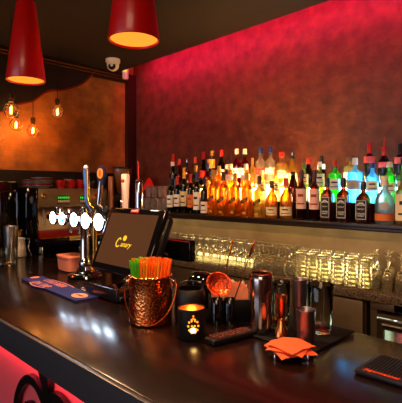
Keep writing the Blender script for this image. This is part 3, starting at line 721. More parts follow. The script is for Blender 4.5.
for u in (62, 88):
    y0_, z0_ = ex(u, 207)
    gh = MB().lathe([(0, 0), (.035, 0), (.036, -.03), (.03, -.045), (0, -.045)], 22, c=(XF-.06, y0_, z0_)).obj('group_head', CHROME, em)
    MB().lathe([(0, -.045), (.032, -.045), (.032, -.065), (.012, -.075), (.01, -.09), (0, -.09)], 20, c=(XF-.06, y0_, z0_)).obj('portafilter', CHROME, gh)
    MB().tube([(XF-.06, y0_, z0_-.055), (XF+.05, y0_+.01, z0_-.065)], [.009, .012]).obj('handle', BLACK, gh)
for u in (45, 101):
    y0_, z0_ = ex(u, 207); MB().tube([(XF-.03, y0_, z0_), (XF-.02, y0_, z0_-.05), (XF, y0_, z0_-.13)], .005).obj('steam_wand', CHROME, em)
y0_, z0_ = ex(67.5, 240); y1_, z1_ = ex(80.5, 235.5)
nb = MB().box(XF+.031, XF+.036, y0_, y1_, z0_, z1_).obj('nameplate', mat('gilt_plate', '#c9a86a', .4, .5), em)
text('nameplate_text', 'Cimbali', abs(z1_-z0_)*.8, MBLACK, nb, basis((XF+.0368, (y0_+y1_)/2, (z0_+z1_)/2), (0, 1, 0), (0, 0, 1)), shear=.25, width=abs(y1_-y0_)*.8)
# cups and saucers on the machine
SAUC = mat('grey_china', '#7d7a74', .3); REDC = mat('red_china', '#a01414', .25); DARKC = mat('dark_china', '#2a2220', .25)
def saucer_stack(y, x, n, R, who):
    f = None
    for k in range(n):
        m_ = [SAUC, REDC][k % 3 == 1]
        o = MB().lathe([(0, 0), (R*.55, 0), (R*.6, .004), (R, .016), (R, .0185), (R*.58, .0085), (0, .006)], 28).obj('saucer', m_, None, (x, y, zt_+.004+k*.0115))
        tag(o, '%s saucer of %s on the espresso machine, %s' % ('red' if k % 3 == 1 else 'grey', who, ['lowest', 'second from below', 'third from below', 'fourth from below', 'fifth from below', 'sixth from below'][k]), 'saucer', 'saucers on the espresso machine')
# all stand on the machine top
saucer_stack(ya+.085, XF-.085, 6, .078, 'the left stack')
saucer_stack(ya+.10, XF-.29, 5, .078, 'the rear stack')
def cup(y, x, r, h, m_, rz, label, z=None):
    t = thing('coffee_cup', label, 'cup', (x, y, (zt_+.001) if z is None else z), rz, 'cups on the espresso machine')
    MB().lathe([(0, 0), (r*.6, 0), (r*.68, .006), (r*.95, h*.55), (r, h), (r-.003, h), (r*.95-.003, h*.55), (r*.6, .012), (0, .01)], 24).obj('cup_body', m_, t)
    pts = [(r*.93+.02*math.sin(PI*k/8), 0, h*.25+h*.55*k/8) for k in range(9)]
    MB().tube(pts, .0035, 6).obj('handle', m_, t)
    return t
w = (yb-ya)
cup(ya+.215, XF-.05, .038, .062, REDC, -.6, 'red cup beside the left saucer stack'); cup(ya+.30, XF-.055, .038, .062, REDC, -.9, 'red cup in the middle of the espresso machine top')
cup(ya+.385, XF-.05, .042, .068, REDC, -.4, 'larger red cup left of the blue tap handle'); cup(ya+.475, XF-.055, .036, .06, DARKC, -.5, 'dark cup behind the blue tap handle')
cup(ya+.55, XF-.055, .034, .06, DARKC, -.5, 'dark cup at the right end of the espresso machine')
cup(ya+.24, XF-.17, .04, .066, DARKC, .5, 'dark cup behind the red cups, left one'); cup(ya+.345, XF-.17, .04, .075, SAUC, .5, 'grey cup behind the red cups, right one')
# ------------------------------------------------------------------ black appliance at far left and coffee grinder
ba = thing('water_boiler', 'tall black boxy water boiler with chrome edges at the left edge', 'water boiler', (-3.335, 1.215, BAR), 0)
MB().rbox(-.12, .10, -.12, .095, .012, .52, .01, 3).obj('body', GBLACK, ba)
MB().rbox(-.13, .11, -.13, .10, 0, .012, .004).obj('base', BLACK, ba)
for yy in (-.04, .085): MB().tube([(.103, yy, .10), (.103, yy, .44)], .004).obj('edge_bar', CHROME, ba)
MB().tube([(.103, -.04, .44), (.108, .02, .452), (.103, .085, .44)], .004).obj('rail', COPPER, ba)
MB().tube([(.1, .02, .2), (.15, .02, .2), (.16, .02, .17)], .008).obj('spout', CHROME, ba)
q = at_x(123, 191, -3.22)
gr = thing('coffee_grinder', 'coffee grinder with smoky brown hopper behind the till screen', 'coffee grinder', (-3.22, q.y, 1.051), PI/4)
MB().rbox(-.085, .085, -.10, .10, 0, .05, .01).obj('base', BLACK, gr)
MB().rbox(-.075, .075, -.04, .09, .05, .47, .015, 3).obj('body', BLACK, gr)
MB().lathe([(.045, .475, 3), (.052, .50, 3), (.072, .66, 5), (.074, .695, 5), (.070, .695, 5), (.048, .5, 3), (.040, .478, 3), (.045, .475, 3)], 32).obj('hopper', mat('smoky_brown', '#80532c', .2, coat=.4), gr)
MB().rbox(-.078, .078, -.078, .078, .697, .712, .006).obj('hopper_lid', GBLACK, gr)
MB().lathe([(0, .480), (.038, .482), (.046, .56), (.03, .58), (0, .585)], 20).obj('coffee_beans', mat('beans', '#3a1d0c', .5, bump=(180, 1, 'voronoi')), gr)
MB().lathe([(0, .34), (.032, .34), (.04, .40), (.035, .42), (0, .42)], 20, c=(0, -.07, 0)).obj('dosing_chamber', CHROME, gr)
wp = at_x(111, 190, -3.06)
tag(MB().rbox(-.018, .018, -.03, .03, 0, .62, .004).obj('wooden_board', mat('pale_wood', '#c07a4a', .5), None, (-3.06, wp.y, 1.051), PI/4), 'upright narrow wooden board standing left of the coffee grinder', 'board')
# ------------------------------------------------------------------ left end of the counter: jugs, glasses
p = at_z(11, 259, BAR)
j = thing('cocktail_tin', 'tall steel tin at the left end of the bar beside the milk jug', 'tin', (p.x, p.y, BAR+.001))
MB().lathe([(0, 0), (.038, 0), (.040, .004), (.046, .212), (.048, .214), (.0455, .217), (.0435, .212), (.037, .006), (0, .006)], 28).obj('tin_body', STEEL, j)
MB().lathe([(0, .06), (.0405, .06), (.0412, .072), (0, .072)], 28).obj('band', GOLD, j)
p = at_z(19.5, 250.5, BAR)
tag(MB().lathe([(0, 0), (.024, 0), (.025, .003), (.029, .165), (.027, .165), (.023, .006), (0, .006)], 24).obj('brass_tin', GOLD, None, (-3.15, 1.285, BAR+.001)), 'slim brass tin standing behind the tall steel tin', 'tin')
p = at_z(23, 256, BAR)
j = thing('milk_jug', 'steel milk frothing jug with wire handle at the left end of the bar', 'jug', (p.x, p.y-.03, BAR+.001), PI/4)
MB().lathe([(0, 0), (.048, 0), (.05, .006), (.047, .06), (.040, .11), (.043, .125), (.0405, .125), (.038, .11), (.045, .06), (.047, .008), (0, .007)], 28).obj('jug_body', mat('satin_steel', '#f0ece6', .42, .9), j)
MB().tube(smooth_curve([(.040, 0, .115), (.066, 0, .120), (.074, 0, .105), (.068, 0, .06), (.080, 0, .03), (.088, 0, .004)], 6), .0035, 8).obj('handle', CHROME, j)
MB().prism([(-.012, 0), (.012, 0), (0, .018)], .014, basis((-.040, 0, .111), (0, 1, 0), (-1, 0, .3))).obj('spout', STEEL, j)
first = None
for (u, v, l) in ((9.5, 268, 'clear stemless glass in front of the steel tin'), (-4.5, 269.5, 'clear stemless glass cut by the left edge of the photo')):
    p = at_z(u, v-2, BAR)
    if first is None: first = tag(MB().lathe([(0, 0), (.022, 0), (.036, .018), (.043, .05), (.040, .085), (.036, .11), (.0345, .11), (.038, .085), (.041, .05), (.033, .022), (.012, .014), (0, .013)], 24).obj('stemless_glass', GLASS, None, (p.x, p.y, BAR+.001)), l, 'glass', 'stemless glasses')
    else: lay(first, (p.x, p.y, BAR+.001), l)
# salmon container
p = at_z(69, 271, BAR)
bx = thing('plastic_tub', 'salmon pink plastic tub with lid behind the beer tower', 'tub', (p.x-.02, p.y+.03, BAR+.001), -.06)
ss = mat('salmon_plastic', '#c9765e', .45)
m = MB(); z0, z1 = 0, .072
a, b, c_, d_ = .085, .060, .092, .066
m.lathe([(0, 0, 6), (.072, 0, 6), (.078, .004, 6), (.084, .074, 6), (.081, .074, 6), (.074, .006, 6), (0, .005, 6)], 32, sy=.75)
m.obj('tub_body', ss, bx)
MB().lathe([(0, .075, 6), (.087, .075, 6), (.088, .079, 6), (.086, .085, 6), (.070, .087, 6), (0, .086, 6)], 32, sy=.76).obj('lid', ss, bx)
# ------------------------------------------------------------------ navy bar runner
def poly_on_bar(pts, z=BAR): return [at_z(u, v, z) for u, v in pts]
c4 = poly_on_bar([(21, 280), (41, 277), (100.5, 297.2), (73, 303)])
o = c4[0]; ax = (c4[3]-c4[0]); ay = (c4[1]-c4[0])
ax = (c4[2]-c4[1]+c4[3]-c4[0])/2; L = ax.length; ax.normalize(); ayn = Vector((-ax.y, ax.x, 0)); W = abs((c4[1]-c4[0]).dot(ayn))
W = max(.10, min(W, .2))
rn = thing('bar_runner', 'navy bar runner mat with orange lettering and oval badge', 'bar mat', (0, 0, 0))
Mr = basis((o.x, o.y, BAR+.001), ax, ayn)
NAVY = mat('navy_rubber', '#141c58', .75, spec=.25); ORL = mat('orange_print', '#e08055', .6)
out_ = [(0, .01), (.01, 0)]
k = L
pl = [(0, 0), (L*.20, 0)]+[(L*(.20+.28*i/10), -.022*math.sin(PI*i/10)) for i in range(1, 10)]+[(L*.48, 0), (L, 0), (L, W), (L*.62, W)]+[(L*(.62-.26*i/10), W+.014*math.sin(PI*i/10)) for i in range(1, 10)]+[(L*.36, W), (0, W)]
MB().prism(pl, .006, Mr).obj('mat_base', NAVY, rn)
Mt = basis((o.x, o.y, BAR+.0072), ax, ayn)
def rtext(s, cx, cy, size, w): return text('lettering', s, size, ORL, rn, Mt @ Matrix.Translation((cx, cy, 0)), width=w)
rtext('COLD BEER', L*.37, W*.74, W*.46, L*.36); rtext('ON TAP', L*.33, W*.20, W*.56, L*.28)
MB().ribbon([(L*(.20+.28*i/12), -.016*math.sin(PI*i/12)) for i in range(13)], .005, .0006, Mt).ribbon([(L*(.22+.40*i/12), W*1.0+.006*math.sin(PI*i/12)) for i in range(13)], .004, .0006, Mt).obj('border_line', ORL, rn)
ov = [(L*.885+L*.075*math.cos(2*PI*i/28), W*.5+W*.30*math.sin(2*PI*i/28)) for i in range(28)]
b_ = MB().prism(ov, .0006, Mt).obj('oval_badge', ORL, rn)
text('badge_text', 'LAGER', W*.2, NAVY, b_, Mt @ Matrix.Translation((L*.885, W*.5, .001)), width=L*.09)
MB().prism([(L*.03+L*.03*math.cos(2*PI*i/18), W*.6+W*.22*math.sin(2*PI*i/18)) for i in range(18)], .0006, Mt).obj('oval_badge', ORL, rn)
# ------------------------------------------------------------------ beer tower
TX, TY = -2.025, 1.165
def bx_(u): return at_y(u, 217, TY-.05).x
bt = thing('beer_tower', 'chrome beer tower with row of five lit round medallions', 'beer tower', (0, 0, 0))
MB().lathe([(0, 0), (.088, 0), (.09, .006), (.085, .014), (.058, .022), (.05, .03), (0, .03)], 36, c=(TX, TY, BAR+.001)).obj('base', GBLACK, bt)
zb = at_y(88, 220.5, TY).z
MB().lathe([(0, .028), (.042, .028), (.044, .04), (.036, .052), (.03, .06), (.033, .07), (.028, .085), (.0225, .1), (.0215, zb-BAR-.02), (.026, zb-BAR), (.026, zb-BAR+.028), (0, zb-BAR+.03)], 28, c=(TX, TY, BAR)).obj('column', CHROME, bt)
MB().tube([(TX-.40, TY, zb+.005), (TX+.13, TY, zb+.005)], .024, 18).obj('cross_bar', CHROME, bt)
MB().lathe([(0, .03), (.014, .03), (.0125, .08), (.0125, zb-BAR), (0, zb-BAR)], 18, c=(TX+.02, TY+.045, BAR)).obj('rear_pipe', GOLD, bt)
MED = emat('medallion_glow', '#d4e8ff', 22); MEDB = emat('medallion_blue', '#1fb8ff', 1.1)
tapx = []
for k, u in enumerate((52, 61, 73, 84.5, 97.5)):
    x = bx_(u); tapx.append(x); R = (.0355, .0355, .038, .041, .0425)[k]
    Mq = Tm((x, TY-.028, zb+.003), rx=PI/2)
    md = MB().lathe([(0, 0), (R, 0), (R+.003, .008), (R, .016), (R-.004, .018), (0, .018)], 32, M=Mq).obj('medallion', CHROME, bt)
    MB().lathe([(0, .0185), (R-.003, .0185), (R-.006, .0205), (0, .021)], 32, M=Mq).obj('lit_face', MED, md, label='glowing white medallion face')
    if k in (1, 2): MB().ribbon([(x+(R-.014)*math.cos(a_)*(1), zb+.003+(R-.014)*math.sin(a_)) for a_ in [-1.1+2.2*i/10 for i in range(11)]], .014, .002, basis((0, TY-.0495, 0), (1, 0, 0), (0, 0, 1))).obj('blue_mark', MEDB, md)
    MB().tube([(x, TY+.024, zb-.004), (x, TY+.06, zb-.03), (x, TY+.065, zb-.09)], [.011, .010, .008], 12).obj('spout', CHROME, bt)
    MB().lathe([(0, .02), (.014, .022), (.016, .03), (.010, .04), (.013, .05), (0, .055)], 16, c=(x, TY, zb+.005)).obj('tap_collar', CHROME, bt)
BLUE = mat('blue_enamel', '#2a4fa8', .25, coat=.3)
def ty(u, v): return at_y(u, v, TY)
a = ty(87.2, 207); b = ty(86, 168)
bh = MB().tube(smooth_curve([(tapx[3], TY, zb+.055), (a.x-.002, TY, a.z+.03), (b.x+.008, TY, (a.z+b.z)/2+.02), (b.x, TY, b.z)], 5), [.010]*5+[.012]*5+[.0165]*5+[.013], 12, flat=.6).obj('tap_handle', BLUE, bt, label='tall blue and gold tap handle')
MB().tube(smooth_curve([(tapx[3]+.015, TY-.004, zb+.06), (a.x+.020, TY-.004, a.z+.03), (b.x+.027, TY-.004, (a.z+b.z)/2+.02), (b.x+.022, TY-.004, b.z-.008)], 5), .008, 10).obj('gold_edge', GOLD, bh)
MB().ball((b.x, TY, b.z+.004), .012).obj('finial', WHITEP, bh)
a = ty(98.5, 205); b = ty(101, 181); c_ = ty(101.5, 173.5)
h2 = MB().tube([(tapx[4], TY, zb+.05), (a.x, TY, a.z), (b.x, TY, b.z)], [.011, .013, .013], 12).obj('tap_handle', CHROME, bt)
MB().lathe([(0, 0), (.018, 0), (.02, .012), (.014, .035), (0, .036)], 16, c=(tapx[4], TY, zb+.045)).obj('handle_base', BLACK, h2)
Mq = Tm((c_.x, TY+.006, c_.z), rx=PI/2)
bd = MB().lathe([(0, 0), (.037, 0), (.039, .006), (.037, .012), (0, .013)], 28, M=Mq).prism([(-.034, -.015), (.034, -.015), (.016, -.06), (-.016, -.06)], .012, Mq).obj('badge_shield', mat('navy_enamel', '#16204a', .3, coat=.3), h2, label='navy shield badge')
MB().lathe([(0, .0135), (.026, .0135), (.026, .015), (0, .0152)], 24, M=Mq).obj('badge_disc', mat('orange_enamel', '#d5882e', .35), bd)
text('badge_mark', '8', .042, mat('crimson_enamel', '#a01838', .4), bd, basis((c_.x, TY-.0098, c_.z), (1, 0, 0), (0, 0, 1)))
# second font behind the till
t2y = 1.265
def t2(u, v): return at_y(u, v, t2y)
p1 = t2(125.5, 174); p2 = t2(139, 186)
bf = thing('beer_font', 'second beer font behind the till with white and chrome tap handles', 'beer tower', (0, 0, 0))
zc = 1.33
MB().lathe([(0, 0), (.045, 0), (.045, .012), (.028, .03), (.022, .05), (.022, zc-BAR), (0, zc-BAR)], 24, c=((p1.x+p2.x)/2, t2y, BAR+.001)).obj('column', CHROME, bf)
MB().tube([(p1.x-.04, t2y, zc), (p2.x+.04, t2y, zc)], .025, 16).obj('cross_bar', CHROME, bf)
hw = MB().tube([(p1.x-.008, t2y, zc+.02), (p1.x-.006, t2y, zc+.05), (p1.x-.003, t2y, zc+.15), (p1.x, t2y, p1.z-.006), (p1.x, t2y, p1.z)], [.009, .013, .0165, .0215, .017], 18).obj('tap_handle', mat('cream_enamel', '#e6c8bc', .3), bf, label='cream tapered tap handle')
MB().lathe([(0, 0), (.011, 0), (.011, .004), (0, .005)], 16, M=Tm((p1.x+.002, t2y-.016, p1.z-.035), rx=PI/2)).obj('red_mark', mat('red_badge', '#a01812', .4), hw)
hc = MB().lathe([(0, 0), (.012, 0), (.012, .06), (.018, .066), (.018, p2.z-zc-.02), (.014, p2.z-zc), (0, p2.z-zc)], 18, c=(p2.x, t2y, zc+.02)).obj('tap_handle', CHROME, bf)
MB().tube([(p2.x, t2y, p2.z+.018), (p2.x-.004, t2y, p2.z+.055), (p2.x-.006, t2y, p2.z+.12)], .003, 6).obj('lever_rod', CP['red'], hc)
MB().ball((p2.x, t2y, p2.z+.022), (.018, .018, .012)).obj('knob', BLACK, hc)
# ------------------------------------------------------------------ till (point of sale screen)
pos = thing('till_screen', 'black touch screen till tilted back on the bar beside the copper pail', 'till', (0, 0, 0))
XA, XZ = -1.75, -1.35
vb = Vector((0, 1.033, 1.203)); vt = Vector((0, 1.145, 1.474)); tt = (vt-vb); Hh = tt.length; tt.normalize()
Mp = basis((XA, vb.y, vb.z), (1, 0, 0), tt)      # z axis = outward? x cross t
nz_ = Vector((1, 0, 0)).cross(tt)
W_ = XZ-XA
MB().rbox(0, W_, 0, Hh, -.03, 0, .008, 3, M=Mp).obj('bezel', GBLACK, pos)
MB().rbox(.03, W_-.005, .02, Hh-.012, -.075, -.028, .02, 3, M=Mp).obj('rear_housing', BLACK, pos)
scr_m = mat('screen_brown', '#241a14', .12, emit='#7a4a2c', estr=.36)
scr = MB().box(.026, W_-.03, .03, Hh-.028, .0002, .0012, M=Mp).obj('screen', scr_m, pos, label='lit brown screen')
# logo
def on_screen(u, v):
    d = direction(u, v); P0 = Mp @ Vector((0, 0, .0014)); t = (P0-Vector((0, 0, EYE))).dot(nz_)/d.dot(nz_)
    w = Vector((0, 0, EYE))+d*t; l = Mp.inverted() @ w; return l.x, l.y
YEL = emat('logo_yellow', '#ffc62e', 1.3)
lx, ly = on_screen(123.5, 244.5)
text('screen_logo', 'anary', .034, YEL, scr, Mp @ Matrix.Translation((lx+.014, ly, .0016)), shear=.35, width=.078)
big = smooth_curve([(lx-.030, ly+.020, 0), (lx-.038, ly+.026, 0), (lx-.050, ly+.018, 0), (lx-.056, ly, 0), (lx-.046, ly-.013, 0), (lx-.03, ly-.008, 0)], 5)
MB().ribbon([(q.x, q.y) for q in big], .006, .0006, Mp @ Matrix.Translation((0, 0, .0014))).obj('logo_initial', YEL, scr)
cx_, cy_ = on_screen(125, 238.2)
MB().lathe([(0, 0), (.0125, 0), (.0125, .0006), (0, .0008)], 20, M=Mp @ Matrix.Translation((cx_, cy_, .0014))).obj('logo_disc', YEL, scr)
tg = MB().rbox(W_*.5-.028, W_*.5+.028, Hh-.024, Hh-.006, .0002, .003, .001, M=Mp).obj('maker_plate', mat('red_plate', '#8c1020', .4), pos, label='small red maker plate')
text('plate_text', 'POINDUS', .011, WHITEP, tg, Mp @ Matrix.Translation((W_*.5, Hh-.015, .0034)), width=.045)
xc = (XA+XZ)/2
MB().rbox(xc-.05, xc+.05, 1.13, 1.17, BAR+.025, 1.36, .01).obj('stand', BLACK, pos)
MB().rbox(xc-.12, xc+.11, .985, 1.20, BAR+.001, BAR+.028, .008, 3).obj('base', GBLACK, pos)
MB().rbox(xc-.115, xc+.105, .972, .986, BAR+.004, BAR+.055, .006, M=None).obj('base_front', mat('satin_black', '#191517', .22), pos)
d0 = at_y(161.5, 237, 1.27); d1 = at_y(193, 262, 1.27)
MB().rbox(d0.x, d1.x, 1.25, 1.285, d1.z, d0.z, .004).obj('rear_display', GBLACK, pos)
MB().box(d0.x+.004, d1.x-.004, 1.2495, 1.252, d0.z-.006, d0.z-.003).obj('red_trim', mat('red_badge', '#a01812', .4), pos)
MB().tube([(xc+.04, 1.165, 1.32), (xc+.09, 1.22, 1.31), (d0.x+.05, 1.252, (d0.z+d1.z)/2)], .012, 10).obj('display_arm', BLACK, pos)
# ------------------------------------------------------------------ copper pail with straws
D0 = at_z(150.7, 321.5, BAR)
pl_ = thing('copper_pail', 'hammered copper pail with drop handle holding coloured straws', 'pail', (D0.x, D0.y, BAR+.001), PI/4)
rp = .0735
MB().lathe([(0, 0), (rp-.004, 0), (rp, .004), (rp, .05), (rp, .10), (rp-.001, .152), (rp+.002, .156), (rp+.002, .161), (rp-.001, .163), (rp-.003, .160), (rp-.003, .1), (rp-.003, .004), (0, .004)], 48).obj('pail_body', HAMMER, pl_)
hp = [(-.089*math.cos(PI*k/24), -.092*math.sin(PI*k/24)-.002, .128-.116*math.sin(PI*k/24)) for k in range(25)]
MB().tube([(-.083, 0, .135)]+hp+[(.083, 0, .135)], .0028, 8).obj('drop_handle', COPPER, pl_)
for s in (-1, 1): MB().rbox(s*rp-.004, s*rp+.004, -.012, .012, .112, .148, .003).ball((s*.082, 0, .137), .006).obj('ear', COPPER if s < 0 else CHROME, pl_)  # chrome on the right ear paints its white glint
cols = {'green': mat('green_straw', '#5cc81e', .4), 'yellow': mat('yellow_straw', '#f0a81e', .4), 'orange': mat('orange_straw', '#ff7a1c', .4), 'red': mat('red_straw', '#d8281e', .4)}
for m_ in cols.values():
    b = m_.node_tree.nodes['Principled BSDF']; b.inputs['Subsurface Weight'].default_value = .0
protos = {}
sp = .0064; cnt = 0
r3 = Matrix.Rotation(PI/4, 3, 'Z')
for i in range(-12, 13):
    for jx in range(-12, 13):
        x = sp*(i+.5*(jx % 2)); y = sp*.866*jx; rr_ = math.hypot(x, y)
        if rr_ > .0412: continue
        tx0 = random.uniform(-.001, .001); ln = .207+.010*random.random()-rr_*.2
        hx, hy = x*math.cos(.23)-y*math.sin(.23), x*math.sin(.23)+y*math.cos(.23); x, y = hx, hy
        tx, tyy = 1.80*(x*math.cos(.2)-y*math.sin(.2)), 1.70*(x*math.sin(.2)+y*math.cos(.2))
        rnd = random.random()
        if tx < -.034: col = 'green' if rnd < .75 else 'yellow'
        elif tx < -.008: col = 'yellow' if rnd < .55 else ('green' if rnd < .8 else 'orange')
        else: col = 'orange' if rnd < .78 else ('yellow' if rnd < .93 else 'red')
        if col not in protos:
            k_ = MB().lathe([(.0031, 0), (.0031, 1), (.0026, 1), (.0026, 0), (.0031, 0)], 8).mesh('straw', cols[col]); protos[col] = k_
        o = bpy.data.objects.new('drinking_straw', protos[col]); C.objects.link(o)
        base = Vector((D0.x, D0.y, BAR+.007))+r3 @ Vector((x, y, 0)); topv = Vector((D0.x, D0.y, BAR+.007+ln))+r3 @ Vector((tx+tx0, tyy, 0))
        dv = topv-base
        o.rotation_mode = 'QUATERNION'; o.rotation_quaternion = dv.to_track_quat('Z', 'Y'); o.location = base; o.scale = (1, 1, dv.length)
        tag(o, '%s straw fanning out of the hammered copper pail' % col, 'straw', '%s straws in the copper pail' % col)
# ------------------------------------------------------------------ candle holders
CIRON = mat('black_candle_iron', '#0b0908', .5)
p = at_z(191.5, 337, BAR)
ch = thing('candle_holder', 'small black candle holder with glowing cut-out pattern in front of the pail', 'candle holder', (p.x, p.y, BAR+.001), PI/4)
rc = .043*1.0
MB().lathe([(0, 0), (rc-.004, 0), (rc-.001, .004), (rc, .09), (rc-.002, .092), (rc-.003, .089), (rc-.004, .005), (0, .005)], 36).obj('shell', CIRON, ch)
ring_patch(rc-.0046, .055, .0885, 0, 2*PI, 36).obj('gilt_lining', mat('gilt_lining', '#c8742a', .3, .8), ch)
GLO = emat('candle_glow', '#ff8a20', 2.6); GLO2 = emat('candle_core', '#ffd27a', 14)
gm = MB(); 
def dot(az, z, r_):
    Mq = basis((rc*math.sin(az)*1.0, -rc*math.cos(az), z), (math.cos(az), math.sin(az), 0), (0, 0, 1))
    gm.prism([(r_*math.cos(2*PI*i/8), r_*math.sin(2*PI*i/8)) for i in range(8)], .0009, Mq)
for ang in range(10): dot(.15+.36*math.cos(2*PI*ang/10), .043+.020*math.sin(2*PI*ang/10)+.002, .0032)
for ang in range(6): dot(.15+.19*math.cos(2*PI*ang/6), .036+.011*math.sin(2*PI*ang/6), .0032)
for az, z in ((.15, .068), (.03, .06), (.27, .06), (.15, .075)): dot(az, z, .0026)
gm.obj('glow_discs', GLO, ch, label='glowing discs painting candle light through cut-outs')  # emissive discs on the solid shell paint the candle light shining through
gm = MB(); dot(.13, .033, .0075); dot(.24, .03, .004); dot(.02, .03, .004); gm.obj('candle_light', GLO2, ch)  # brighter discs paint the core of the candle glow
MB().lathe([(0, .006), (.018, .006), (.018, .02), (0, .021)], 16).obj('tealight', mat('wax', '#f0dcb0', .5), ch)
MB().lathe([(0, .0215), (.004, .026), (.003, .034), (0, .042)], 10).obj('flame', emat('flame', '#ffb04a', 40), ch)
p = at_z(190.0, 320.4, BAR)
ch2 = thing('lantern_pot', 'larger black unlit candle pot behind the glowing candle holder', 'candle holder', (p.x, p.y, BAR+.001), PI/4)
MB().lathe([(0, 0), (.049, 0), (.053, .006), (.0545, .09), (.05, .105), (.046, .112), (.043, .112), (.047, .104), (.051, .088), (.049, .008), (0, .008)], 32).obj('pot', CIRON, ch2)
ring_patch(.0475, .1035, .1085, 0, 2*PI, 30).obj('gilt_rim', mat('gilt_lining', '#c8742a', .3, .8), ch2)
MB().tube([(.0525*math.cos(a_), 0, .098+.04*math.sin(a_)) for a_ in [PI*k/12 for k in range(13)]], .002, 6).obj('wire_handle', CIRON, ch2)
# ------------------------------------------------------------------ bar caddy with napkins, strainer and spoons
p = at_z(225, 325, BAR)
cd = thing('bar_caddy', 'black plastic bar caddy with round straw pockets holding napkins', 'caddy', (p.x-.012, p.y+.02, BAR+.001), PI/4)
m = MB().rbox(-.060, .090, .012, .018, 0, .075, .002).rbox(-.060, .090, .102, .108, 0, .075, .002).rbox(-.060, -.0545, .0185, .1015, 0, .075, .002).rbox(.084, .090, .0185, .1015, 0, .075, .002).box(-.054, .084, .0185, .0915, 0, .006)
m.obj('tray', BLACK, cd)
for k, xx in enumerate((-.032, .012)): MB().lathe([(0, 0), (.0205, 0), (.0205, .084), (.019, .086), (.0175, .084), (.0175, .005), (0, .005)], 22, c=(xx, -.012, 0)).obj('pocket', GBLACK, cd)
PEACH = mat('peach_napkin', '#f09a70', .85); PEACH2 = mat('pale_napkin', '#f6d2b2', .85)
r4 = Matrix.Rotation(PI/4, 4, 'Z'); cl = Vector(cd.location)
for k in range(7):
    m = MB(); w_ = .064; pts = []
    n = 10
    vs = []; fs = []
    for i in range(n+1):
        for jx in range(2):
            xx = -w_+2*w_*i/n; zz = (.0 if jx == 0 else .114+.016*math.sin(i*1.5+k*2.3)+.008*math.sin(i*3.1+k*2)-.0022*abs(i-5)**1.4); yy = (0 if jx == 0 else (k-3)*.0035+.003*math.sin(i*1.3+k*1.7))
            vs += [(xx, yy-.0006, zz), (xx, yy+.0006, zz)]
    for i in range(n):
        a0 = i*4; b0 = a0+4
        fs += [(a0, b0, b0+2, a0+2), (a0+1, a0+3, b0+3, b0+1), (a0+2, b0+2, b0+3, a0+3), (a0, a0+1, b0+1, b0)]
    fs += [(0, 2, 3, 1), (n*4, n*4+1, n*4+3, n*4+2)]
    m.add(vs, fs)
    o = m.obj('paper_napkin', PEACH if k < 5 else PEACH2, None, cl+(r4 @ Vector((.015, .042+k*.006, .007))), PI/4)
    tag(o, 'peach paper napkin standing in the black bar caddy' if k < 5 else 'pale paper napkin standing at the back of the bar caddy', 'napkin', 'peach napkins in the caddy' if k < 5 else 'pale napkins in the caddy')
# dome tub and strainer leaning on the caddy bin
tb = thing('canister', 'black round topped canister standing behind the copper pail and the napkins', 'canister', (-1.19, 1.19, BAR+.001), PI/4)
MB().lathe([(0, 0), (.048, 0), (.052, .005), (.053, .085), (0, .085)], 32).obj('canister_body', BLACK, tb)
MB().lathe([(0, .086), (.055, .086), (.056, .096), (.051, .115), (.038, .128), (.018, .134), (0, .1355)], 32).obj('lid', GBLACK, tb)
sw = at_y(218, 281, 1.02)
st = thing('cocktail_strainer', 'round copper strainer leaning against the black mixing cup', 'strainer', cl+(r4 @ Vector((-.026, -.036, .140))), PI/4)
Ms = Tm((0, 0, 0), rx=PI/2-.35, ry=0) @ Matrix.Rotation(-.5, 4, 'Z')
MB().lathe([(0, -.013), (.018, -.0105), (.032, -.003), (.041, .004), (.044, .004), (.044, .0055), (.040, .0055), (.031, -.001), (.017, -.0085), (0, -.011)], 36, M=Ms, sy=.86).obj('strainer_bowl', mat('red_copper', '#d8522a', .3, 1., bump=(140, .25, 'voronoi')), st)
hh = MB()
for k in range(16):
    a_ = 2*PI*k/16; hh.lathe([(0, 0), (.0022, 0), (.0022, .0006), (0, .0006)], 6, M=Ms @ Matrix.Translation((.02*math.cos(a_), .017*math.sin(a_), -.0068)))
hh.obj('perforations', MBLACK, st)
def rod(a, b, label, kind):
    A = Vector(a); B = Vector(b); t = thing('bar_spoon', label, 'bar spoon', A)
    d_ = B-A
    if kind == 0:
        n = 40; pts = [A*0+d_*(i/n)+Vector((.0006*math.cos(i*2), .0006*math.sin(i*2), 0)) for i in range(n+1)]
        MB().tube(pts, .0018, 6).obj('shaft', COPPER, t)
        MB().tube([d_*.80, d_*.84, d_*.95, d_], [.0022, .0042, .0042, .002], 10).obj('weighted_end', mat('orange_brass', '#e88a22', .25, 1.), t)
    else:
        MB().tube([d_*0, d_], .0018, 6).obj('shaft', COPPER, t)
        dn = d_.normalized(); M_ = dn.to_track_quat('Z', 'Y').to_matrix().to_4x4()
        M_.translation = d_
        MB().lathe([(0, -.008), (.004, -.006), (.0095, .014), (.0108, .022), (.008, .034), (.003, .046), (0, .05)], 16, M=M_, sy=.55).obj('forked_end', mat('dark_copper', '#7e2c1c', .25, 1.), t)
b0 = cl+(r4 @ Vector((-.032, -.012, .008))); b1 = cl+(r4 @ Vector((.012, -.012, .008)))
yy0 = b0.y
def tip(u, v, ref, up):
    d_ = direction(u, v); dep0 = depth(ref)+up
    return Vector((0, 0, EYE))+d_*(dep0)
b0 = b0-(r4 @ Vector((.012, 0, 0))); b1 = b1-(r4 @ Vector((.012, 0, 0)))
rod(b0, tip(233, 239, b0, .0), 'twisted copper bar spoon leaning out of the caddy pocket with bright orange end', 0)
rod(b1, tip(250, 255, b1, .0), 'copper bar spoon with dark teardrop end leaning out of the caddy', 1)
